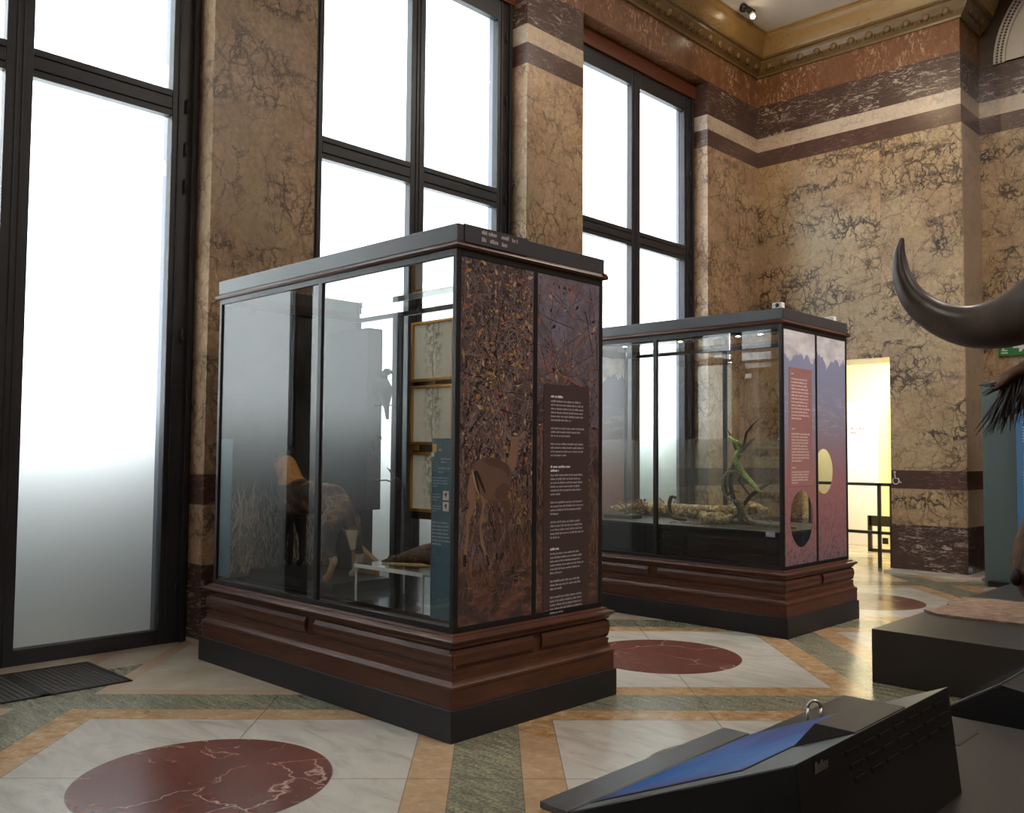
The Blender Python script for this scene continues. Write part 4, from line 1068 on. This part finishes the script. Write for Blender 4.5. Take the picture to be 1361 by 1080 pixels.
# dry sprigs and their black base
tw = thing('dry_sprig', 'dry orange-brown sprig on a black base at the left end of the farther case', 'twig', (-5.62, 7.42, ZD))
MB().box((-5.75, 7.32, ZD), (-5.42, 7.52, ZD + .035)).build('base', 'black_matt', tw, bevel=.003)
m = MB(); r = random.Random(2)
for i in range(9):
    a = r.uniform(-1, 1); p = Vector((-5.55, 7.42, ZD + .035)); pts = [p.copy()]
    for k in range(4):
        p = p + Vector((math.sin(a) * .07 + r.uniform(-.03, .03), r.uniform(-.03, .03), .045 * (1 - .14 * k) * (1 if abs(a) < .9 else .6))); pts.append(p.copy())
    m.tube(pts, [.008, .006, .005, .004, .002], 5)
    for k in range(4):
        q = pts[r.randint(2, 4)]; m.ball(q + Vector((r.uniform(-.02, .02), 0, r.uniform(-.01, .02))), (.016, .008, .01), 6, 4)
m.build('stems', fur('dry_twig', (.17, .07, .03), (.30, .15, .07), 30), tw)
tw = thing('dry_sprig', 'small dry reddish sprig behind the long python in the farther case', 'twig', (-5.55, 8.16, ZD))
m = MB()
for i in range(7):
    p = Vector((-5.50, 8.14, ZD + .0)); a = r.uniform(-1.2, 1.2); m.tube([p, p + Vector((math.sin(a) * .08, 0, .12)), p + Vector((math.sin(a) * .2, .01, .16 + .06 * math.cos(a)))], [.007, .005, .002], 5)
m.build('stems', fur('dry_twig_red', (.17, .06, .03), (.28, .12, .07), 30), tw)
m = MB(); r = random.Random(12)
for i in range(60):
    x = r.uniform(-4.95, -4.05); y = r.uniform(7.18, 7.5); a = r.uniform(0, PI); l = r.uniform(.015, .05)
    m.tube([(x, y, ZD + .003), (x + math.cos(a) * l, y + math.sin(a) * l, ZD + .004)], [.004, .002], 4)
o = m.build('leaf_litter', fur('litter', (.26, .11, .04), (.40, .20, .08), 30), None, loc=(-4.5, 7.34, ZD)); tag(o, 'thin scatter of orange dry litter on the deck around the coiled snake', 'litter'); o['kind'] = 'stuff'

# ------------------------------------------------------------------ dais, platform, consoles
def block(name, lbl, cat, a, b, mat, bev=.004):
    t = MB().box(a, b).build(name, mat, None, bevel=bev, loc=((a[0] + b[0]) / 2, (a[1] + b[1]) / 2, 0)); return tag(t, lbl, cat)
dz = .35
t = thing('exhibition_dais', 'low black dais in the right foreground carrying the touch-screen console and the buffalo', 'platform', (.5, 3, 0))
MB().box((-1.93, .9, 0), (2.6, 4.32, dz)).build('body', 'dais', t, bevel=.004)
MB().box((-1.285, 3.90, dz), (-1.268, 4.13, dz + .0012)).build('slot', 'black', t)
t = thing('exhibition_platform', 'wide low black platform standing behind the consoles towards the back wall', 'platform', (0, 8.5, 0))
MB().box((-2.522, 6.085, 0), (4.0, 11.3, .3505)).build('body', 'dais', t, bevel=.004)
# rough earth pad
g = NT('rough_earth'); P = g.obj(); f = g.noise(P, 14, 6, .7)
earth = g.bsdf(g.ramp(f, [(.3, (.11, .065, .042)), (.5, (.20, .13, .09)), (.7, (.30, .21, .15))]), .9, bump=f, bstr=.8, bdist=.02)
r = random.Random(4); outl = []
for i in range(60):
    a = 2 * PI * i / 60; rx, ry = 1.25, .62
    q = 1 + r.uniform(-.025, .025) + .03 * math.sin(5 * a)
    outl.append((-1.25 + rx * q * max(-1, min(1, 1.3 * math.cos(a))), 7.45 + .52 * q * max(-1, min(1, 1.3 * math.sin(a)))))
m = MB(); m.prism(outl, 2, .351, .368)
o = m.build('earth_pad', earth, None, loc=(-1.25, 7.4, .351)); tag(o, 'thin rough reddish earth pad lying on the farther platform', 'display base')

def screen_mat():
    g = NT('lit_blue_screen'); P = g.obj(); x, y, z = g.sep(P)[:3]
    c = g.ramp(g.math('ADD', g.math('MULTIPLY', y, .9), .5), [(.0, (.02, .03, .10)), (.12, (.035, .04, .13)), (.2, (.005, .06, .20)), (.5, (.006, .055, .21)), (.62, (.02, .035, .16)), (1, (.015, .02, .10))])
    c = g.mix(g.ramp(g.noise(g.mapping(P, sc=(2, .6, 1)), 3, 3), [(.4, 0), (.7, .35)]), c, (.10, .20, .42))
    return g.bsdf(c, .35, 0, .15, emis=c, estr=.32)
scr = screen_mat()
M['console_lip'] = plain('console_lip_grey', (.060, .057, .058), .4)
def console(lbl, ox, oy, ln, zf, zt, depth, x_lo, full=True):
    """sloped console: low lip at x_lo, rising to a ridge at x_lo+depth"""
    t = thing('touch_screen_console', lbl, 'console', (x_lo + depth / 2, oy + ln / 2, 0 if not full else dz))
    lip = .125; xr = x_lo + depth; y0, y1 = oy, oy + ln
    zb = dz + .0005 if full else 0
    m = MB(); m.prism([(x_lo, zb), (xr + .04, zb), (xr, zt), (x_lo + lip, zf), (x_lo, zf)], 1, y0, y1)
    m.build('housing', 'black', t, bevel=.003)
    def sl(x): return zf + (zt - zf) * (x - x_lo - lip) / (depth - lip)
    MB().box((x_lo - .002, y0 - .002, zf - .02), (x_lo + lip - .012, y1 + .002, zf + .001)).build('lip', 'console_lip', t, bevel=.002)
    return t, sl
con, sl = console('large black sloping console with a blue lit touch screen in the right foreground', 0, 2.24, 1.13, .374, .70, .885, -2.015)
def slopebox(xa, xb, ya, yb, h, name, mat, par):
    m = MB(); k = len(m.v)
    m.prism([(xa, sl(xa) + .0003), (xb, sl(xb) + .0003), (xb, sl(xb) + h), (xa, sl(xa) + h)], 1, ya, yb); return m.build(name, mat, par)
slopebox(-1.885, -1.130, 2.245, 3.365, .0012, 'top_plate', plain('console_grey_plate', (.13, .14, .145), .35), con)
so = slopebox(-1.88, -1.335, 2.33, 3.33, .004, 'screen', 'black', con)
m = MB(); m.poly([(-1.872, 2.345, sl(-1.872) + .0046), (-1.345, 2.345, sl(-1.345) + .0046), (-1.345, 3.318, sl(-1.345) + .0046), (-1.872, 3.318, sl(-1.872) + .0046)])
m.build('display', scr, so, loc=(-1.62, 2.83, .5), normals=False)
MB().prism([(-1.335, sl(-1.335)), (-1.137, sl(-1.137)), (-1.137, .702), (-1.26, .702)], 1, 2.62, 3.0).build('speaker_hood', plain('hood_brown_black', (.030, .026, .024), .45), con, bevel=.003)
m = MB()
def backx(z): return -1.13 + .04 * (.70 - z) / (.70 - dz)
for row, z in enumerate((.655, .615, .575)):
    for i in range(7):
        y = 2.53 + i * .115 + row * .02
        m.prism([(y, z), (y + .08, z), (y + .08, z + .014), (y, z + .014)], 0, backx(z) - .002, backx(z) + .0016)
m.build('vents', plain('vent_black', (.003, .003, .003), .8), con)
m = MB(); letters(m, (backx(.66) + .001, 2.335, .650), (0, 1, 0), (0, 0, 1), (1, 0, 0), .10, .03, 1, seed=33, gap=.05, lastshort=False)
m.build('lettering', plain('printed_cream', (.20, .19, .16), .6), con)
MB().tube([(-1.55, 2.2405, .45), (-1.55, 2.238, .45)], .006, 8).build('standby_light', emit('red_led', (1, .03, .05), .6), con)
con2 = thing('touch_screen_console', 'smaller black sloping console standing on the floor beyond the dais edge at right', 'console', (-1.1, 4.9, 0))
MB().prism([(-1.49, 0), (-.62, 0), (-.66, .40), (-1.27, .492), (-1.49, .357)], 1, 4.45, 5.35).build('housing', 'black', con2, bevel=.003)
MB().prism([(-1.487, .360), (-1.272, .4935), (-1.272, .4965), (-1.487, .363)], 1, 4.452, 5.348).build('top_plate', plain('console_grey_plate', (.075, .08, .085), .35), con2)
MB().prism([(-1.47, .3745), (-1.29, .4865), (-1.29, .489), (-1.47, .377)], 1, 4.52, 5.28).build('screen', plain('dark_screen', (.012, .018, .04), .1), con2)
hp = thing('steel_hoop', 'small bright steel hoop standing on the dais just beyond the blue screen', 'hoop', (-1.80, 3.74, dz))
MB().tube([(-1.80 + .028 * math.cos(PI * i / 10) * .7, 3.74 + .028 * math.cos(PI * i / 10) * .7, dz + (.075 if 0 < i < 10 else .075) + .03 * math.sin(PI * i / 10)) for i in range(11)], .007, 8).tube([(-1.78, 3.76, dz), (-1.78, 3.76, dz + .076)], .007, 8).tube([(-1.82, 3.72, dz), (-1.82, 3.72, dz + .076)], .007, 8).build('hoop', 'chrome', hp)

# ------------------------------------------------------------------ info panels by the right bay
ip = thing('info_board', 'grey-teal board standing against the recessed bay beside the pilaster', 'info board', (-3.1, 11.55, 0))
MB().box((-3.46, 11.60, .0), (-2.2, 11.68, 2.375)).build('board', 'tealpanel', ip, bevel=.002)
MB().box((-3.40, 11.5, 0), (-2.2, 11.62, .06)).build('foot', 'black_matt', ip)
ib = thing('info_sign', 'blue panel with white German text standing in front of the grey-teal board', 'info panel', (-2.4, 11.36, 0))
MB().box((-3.030, 11.34, .05), (-1.7, 11.37, 2.30)).build('panel', 'blue', ib, bevel=.002)
MB().box((-2.9, 11.30, 0), (-1.8, 11.42, .05)).build('foot', 'black_matt', ib)
m = MB()
letters(m, (-2.965, 11.34, 2.10), (1, 0, 0), (0, 0, 1), (0, -1, 0), .7, .12, 2, seed=40, gap=.3)
letters(m, (-2.965, 11.34, 1.88), (1, 0, 0), (0, 0, 1), (0, -1, 0), .9, .19, 6, seed=41)
letters(m, (-2.965, 11.34, 1.66), (1, 0, 0), (0, 0, 1), (0, -1, 0), .9, .19, 6, seed=42)
letters(m, (-2.965, 11.34, 1.15), (1, 0, 0), (0, 0, 1), (0, -1, 0), .9, .20, 6, seed=43)
letters(m, (-2.965, 11.34, .93), (1, 0, 0), (0, 0, 1), (0, -1, 0), .9, .20, 6, seed=44)
m.build('small_print', plain('printed_pale_blue', (.30, .38, .50), .6), ib)
def text(body, size, mat, loc, rot, parent, name='lettering'):
    cu = bpy.data.curves.new(name, 'FONT'); cu.body = body; cu.size = size; cu.extrude = .0008
    ob = bpy.data.objects.new(name, cu); COL.objects.link(ob)
    dg = bpy.context.evaluated_depsgraph_get(); dg.update()
    me = bpy.data.meshes.new_from_object(ob.evaluated_get(dg)); bpy.data.objects.remove(ob)
    me.materials.clear(); me.materials.append(M[mat] if isinstance(mat, str) else mat)
    ob = bpy.data.objects.new(name, me); COL.objects.link(ob)
    ob.matrix_world = Matrix.Translation(loc) @ rot
    if parent is not None:
        ob.parent = parent; ob.matrix_parent_inverse = Matrix.Translation(parent.location).inverted()
    return ob
RY = Matrix.Rotation(PI / 2, 4, 'X')          # upright, facing -Y
text('Land\nund', .11, plain('printed_pale_blue', (.30, .38, .50), .6), (-2.965, 11.338, 1.46), RY, ib)
# exit sign
ex = thing('exit_sign', 'green and white emergency exit sign fixed to the recessed wall under the horn', 'sign', (-3.45, Y2 - .02, 2.87))
MB().box((-3.62, Y2 - .03, 2.80), (-3.26, Y2 - .005, 3.02)).build('plate', 'signgreen', ex, bevel=.002)
m = MB(); yy = Y2 - .031
m.prism([(-3.45, 2.925), (-3.38, 2.925), (-3.38, 2.975), (-3.355, 2.975), (-3.30, 2.91), (-3.355, 2.845), (-3.38, 2.845), (-3.38, 2.895), (-3.45, 2.895)], 1, yy - .001, yy); m.build('arrow', 'white_paint', ex); m = MB()
for q in (          [(-3.59, 2.83), (-3.51, 2.83), (-3.51, 2.845), (-3.59, 2.845)], [(-3.585, 2.865), (-3.515, 2.86), (-3.515, 2.875), (-3.585, 2.88)], [(-3.575, 2.88), (-3.56, 2.88), (-3.54, 2.96), (-3.56, 2.965)], [(-3.57, 2.93), (-3.52, 2.955), (-3.52, 2.97), (-3.57, 2.945)]):
    m.prism(q, 1, yy - .001, yy)
m.build('pictogram', 'white_paint', ex)
# ceiling spot above the cornice corner
spt = thing('ceiling_spotlight', 'small twin-head spotlight glowing on the ceiling above the corner cornice', 'spotlight', (-6.1, 11.0, CZ))
MB().box((-6.17, 10.86, 7.55), (-6.13, 11.14, 7.62)).build('track', 'black', spt)
MB().tube([(-6.15, 10.86, 7.58), (-6.13, 10.82, 7.53)], [.05, .055], 14).build('lamp_head', 'black', spt)
h = MB().tube([(-6.15, 11.08, 7.56), (-6.12, 11.05, 7.50)], [.04, .045], 14).build('lamp_head', 'white_paint', spt)
MB().ball((-6.112, 11.04, 7.49), .03, 10, 8).build('bulb', 'lamp', h)

# ------------------------------------------------------------------ buffalo
HORN = [(-0.966, 2.572, 2.109, 0.0053), (-0.973, 2.569, 2.059, 0.0169), (-0.964, 2.568, 1.994, 0.0262), (-0.934, 2.573, 1.93, 0.0354), (-0.882, 2.586, 1.88, 0.0442), (-0.813, 2.599, 1.85, 0.0546), (-0.743, 2.61, 1.849, 0.0647), (-0.675, 2.618, 1.869, 0.0754), (-0.609, 2.625, 1.906, 0.0885), (-0.547, 2.639, 1.947, 0.1026), (-.500, 2.665, 1.965, .108), (-.452, 2.685, 1.970, .098)]
buf = thing('buffalo', 'stuffed dark buffalo with a thick upswept black horn and brown muzzle at the right edge', 'stuffed animal', (.3, 3.15, dz))
def hide_mat():
    g = NT('buffalo_hide'); P = g.obj()
    f = g.noise(g.mapping(P, sc=(1, 1, .4)), 45, 6, .7)
    c = g.mix(g.ramp(f, [(.35, 0), (.65, 1)]), (.045, .021, .011), (.14, .065, .03))
    return g.bsdf(c, .7, 0, .3, bump=f, bstr=.7, bdist=.01)
bh = hide_mat()
hx = -.44
BH = [(-.462, 2.640, 1.70), (-.520, 2.500, 1.46), (-.575, 2.364, 1.262), (-.577, 2.345, 1.210)]
V = [(.30, 3.20, 1.20), (-.05, 3.16, 1.28), (.75, 3.22, 1.22), (1.05, 3.24, 1.25),          # 0 belly 1 shoulder 2 flank 3 rump
     (-.20, 3.10, 1.55), (-.34, 2.93, 1.78), (-.44, 2.80, 1.88),                              # 4 5 neck, 6 poll
     BH[0], BH[1], BH[2], BH[3],    # 7 brow 8 nose bridge 9 muzzle 10 lips
     (-.02, 3.02, .95), (-.02, 3.00, .68), (-.02, 3.0, .42), (-.04, 2.99, .375),
     (.0, 3.32, .95), (.0, 3.34, .68), (.0, 3.34, .42), (-.02, 3.34, .375),
     (1.08, 3.08, .98), (1.16, 3.06, .72), (1.10, 3.06, .44), (1.08, 3.06, .375),
     (1.10, 3.40, .98), (1.18, 3.42, .72), (1.12, 3.42, .44), (1.10, 3.42, .375),
     (1.30, 3.25, 1.25), (1.36, 3.25, .85)]
E_ = [(0, 1), (0, 2), (2, 3), (1, 4), (4, 5), (5, 6), (6, 7), (7, 8), (8, 9), (9, 10), (1, 11), (11, 12), (12, 13), (13, 14), (1, 15), (15, 16), (16, 17), (17, 18),
      (3, 19), (19, 20), (20, 21), (21, 22), (3, 23), (23, 24), (24, 25), (25, 26), (3, 27), (27, 28)]
Rr = [.36, .35, .33, .30, .25, .18, .15, .128, .092, .078, .060, .13, .075, .055, .065, .13, .075, .055, .065, .15, .08, .055, .065, .15, .08, .055, .065, .03, .03]
muz = fur('muzzle_dark', (.010, .007, .006), (.03, .018, .014), 30, .5)
grown_body('body', V, E_, Rr, [bh, muz], buf, lambda c: 1 if (c.z < 1.165 and c.y < 2.6 and c.x < -.3) else 0, .018, 16)
hm = NT('horn_keratin'); P = hm.obj()
hf = hm.noise(hm.mapping(P, sc=(1, 1, 1)), 9, 5, .6)
hornmat = hm.bsdf(hm.ramp(hf, [(.3, (.040, .027, .023)), (.55, (.075, .052, .043)), (.75, (.12, .082, .065))]), .36, 0, .55, bump=hm.noise(P, 60, 3), bstr=.06, bdist=.01)
def catmull(pts, sub=6):
    P = [Vector(p) for p in pts]; out = []
    for i in range(len(P) - 1):
        p0, p1, p2, p3 = P[max(i - 1, 0)], P[i], P[i + 1], P[min(i + 2, len(P) - 1)]
        for k in range(sub):
            t = k / sub
            out.append(.5 * ((2 * p1) + (p2 - p0) * t + (2 * p0 - 5 * p1 + 4 * p2 - p3) * t * t + (3 * p1 - p0 - 3 * p2 + p3) * t ** 3))
    out.append(P[-1]); return out
hs = catmull([h[:3] for h in HORN]); rs = catmull([(h[3], 0, 0) for h in HORN])
MB().tube(hs, [max(.003, q.x) for q in rs], 24).build('horn', hornmat, buf)
mir = [(2 * hx - p.x, p.y, p.z) for p in hs]
MB().tube(mir, [max(.003, q.x) for q in rs], 24).build('horn', hornmat, buf)
for s in (-1, 1):
    def mx(x): return x if s < 0 else 2 * hx - x
    MB().tube([(mx(-.53), 2.62, 1.74), (mx(-.60), 2.60, 1.74), (mx(-.66), 2.58, 1.725), (mx(-.70), 2.55, 1.70), (mx(-.72), 2.53, 1.675)], [.03, .038, .06, .05, .012], 12, flat=.35).build('ear', bh, buf)
    m = MB(); r = random.Random(21)
    for i in range(130):
        u = r.random(); x = -.63 - .085 * u; z = 1.715 - .04 * u; y = 2.55 + r.uniform(-.02, .02)
        l = r.uniform(.05, .13); dxx = r.uniform(-.35, .15) - .25 * u
        m.tube([(mx(x), y, z), (mx(x + dxx * l * .5), y - .01, z - l * .5), (mx(x + dxx * l * 1.1), y - .015, z - l)], [.0035, .003, .0008], 4, cap=False)
    for i in range(14):
        x = -.66; m.tube([(mx(x), 2.55, 1.70), (mx(x - .05), 2.55, 1.695 + r.uniform(-.02, .01)), (mx(x - r.uniform(.06, .11)), 2.55, 1.685 + r.uniform(-.03, .01))], [.003, .002, .0006], 4, cap=False)
    o = m.build('ear_fringe', plain('black_hair', (.012, .008, .006), .6), buf); o['kind'] = 'stuff'
    MB().ball((-.588 if s < 0 else -.385, 2.535, 1.61), .022, 10, 8).build('eye', 'black', buf)
    MB().ball((-.622 if s < 0 else -.548, 2.306 if s < 0 else 2.294, 1.226), (.013, .016, .02), 10, 8).build('nostril', muz, buf)

# ------------------------------------------------------------------ light
def lamp(name, typ, loc, energy, color, size=.3, rot=None, spot=None, target=None):
    L = bpy.data.lights.new(name, typ); L.energy = energy; L.color = color
    if typ == 'AREA': L.size = size
    elif typ in ('POINT', 'SPOT'): L.shadow_soft_size = size
    if spot: L.spot_size = spot; L.spot_blend = .6
    o = bpy.data.objects.new(name, L); COL.objects.link(o); o.location = loc
    if target is not None: o.rotation_euler = (Vector(target) - Vector(loc)).to_track_quat('-Z', 'Y').to_euler()
    return o
W = bpy.data.worlds.new('sky'); S.world = W; W.use_nodes = True
bg = W.node_tree.nodes['Background']; bg.inputs[0].default_value = (.86, .93, 1.0, 1); bg.inputs[1].default_value = 18.0
for i, (x, y) in enumerate([(0, -2), (4.5, 2), (0, 6.5), (4.5, 8.5), (-3.2, 9.5)]):
    lamp('hall_fill_light', 'AREA', (x, y, 7.4), 110, (1, .92, .80), 1.0, target=(x, y, 0))  # unseen area lights added as soft fill for the hall
lamp('cornice_spot', 'SPOT', (-4.9, 9.2, 7.0), 90, (1, .76, .45), .1, spot=1.6, target=(-5.6, 12.1, 7.2))
lamp('cornice_spot', 'SPOT', (-4.6, 6.0, 7.0), 110, (1, .76, .45), .1, spot=1.9, target=(-6.6, 8.2, 7.1))
lamp('case_fill_spot', 'SPOT', (1.0, 9.4, 7.2), 1500, (1, .90, .84), .25, spot=.55, target=(-3.6, 7.6, 1.5))  # unseen spots added to brighten the printed sides of both cases
lamp('case_fill_spot', 'SPOT', (1.0, 4.2, 7.2), 650, (1, .90, .84), .25, spot=.55, target=(-3.6, 3.9, 1.5))
lamp('side_room_lamp', 'AREA', (-5.6, 14.2, 3.35), 170, (1, .93, .70), 1.5, target=(-5.6, 14.2, 0))
for (x, y) in ((-4.19, 7.36), (-3.95, 7.5), (-5.45, 7.45), (-4.95, 7.75)):
    lamp('case_downlight', 'SPOT', (x, y, 2.555), 9, (1, .82, .55), .03, spot=1.9, target=(x - .1, y + .15, .8))

# ------------------------------------------------------------------ camera
yaw, pitch, roll = map(math.radians, (-43.931, 2.9076, 0.4598))
fw = Vector((math.sin(yaw) * math.cos(pitch), math.cos(yaw) * math.cos(pitch), math.sin(pitch)))
r0 = Vector((math.cos(yaw), -math.sin(yaw), 0)); u0 = r0.cross(fw)
rt = r0 * math.cos(roll) + u0 * math.sin(roll); up = -r0 * math.sin(roll) + u0 * math.cos(roll)
cam = bpy.data.cameras.new('camera'); co = bpy.data.objects.new('camera', cam); COL.objects.link(co)
mw = Matrix((rt, up, -fw)).transposed().to_4x4(); mw.translation = Vector((0, 0, 1.5)); co.matrix_world = mw
cam.sensor_fit = 'HORIZONTAL'; cam.sensor_width = 36; cam.lens = 36 * 1210.6 / 1361; cam.clip_start = .05
S.camera = co
S.view_settings.view_transform = 'Standard'; S.view_settings.look = 'None'; S.view_settings.gamma = 1; S.view_settings.exposure = 0
S.cycles.max_bounces = 10; S.cycles.diffuse_bounces = 5; S.cycles.glossy_bounces = 5; S.cycles.transparent_max_bounces = 24
S.cycles.caustics_reflective = False; S.cycles.caustics_refractive = False; S.cycles.sample_clamp_indirect = 6
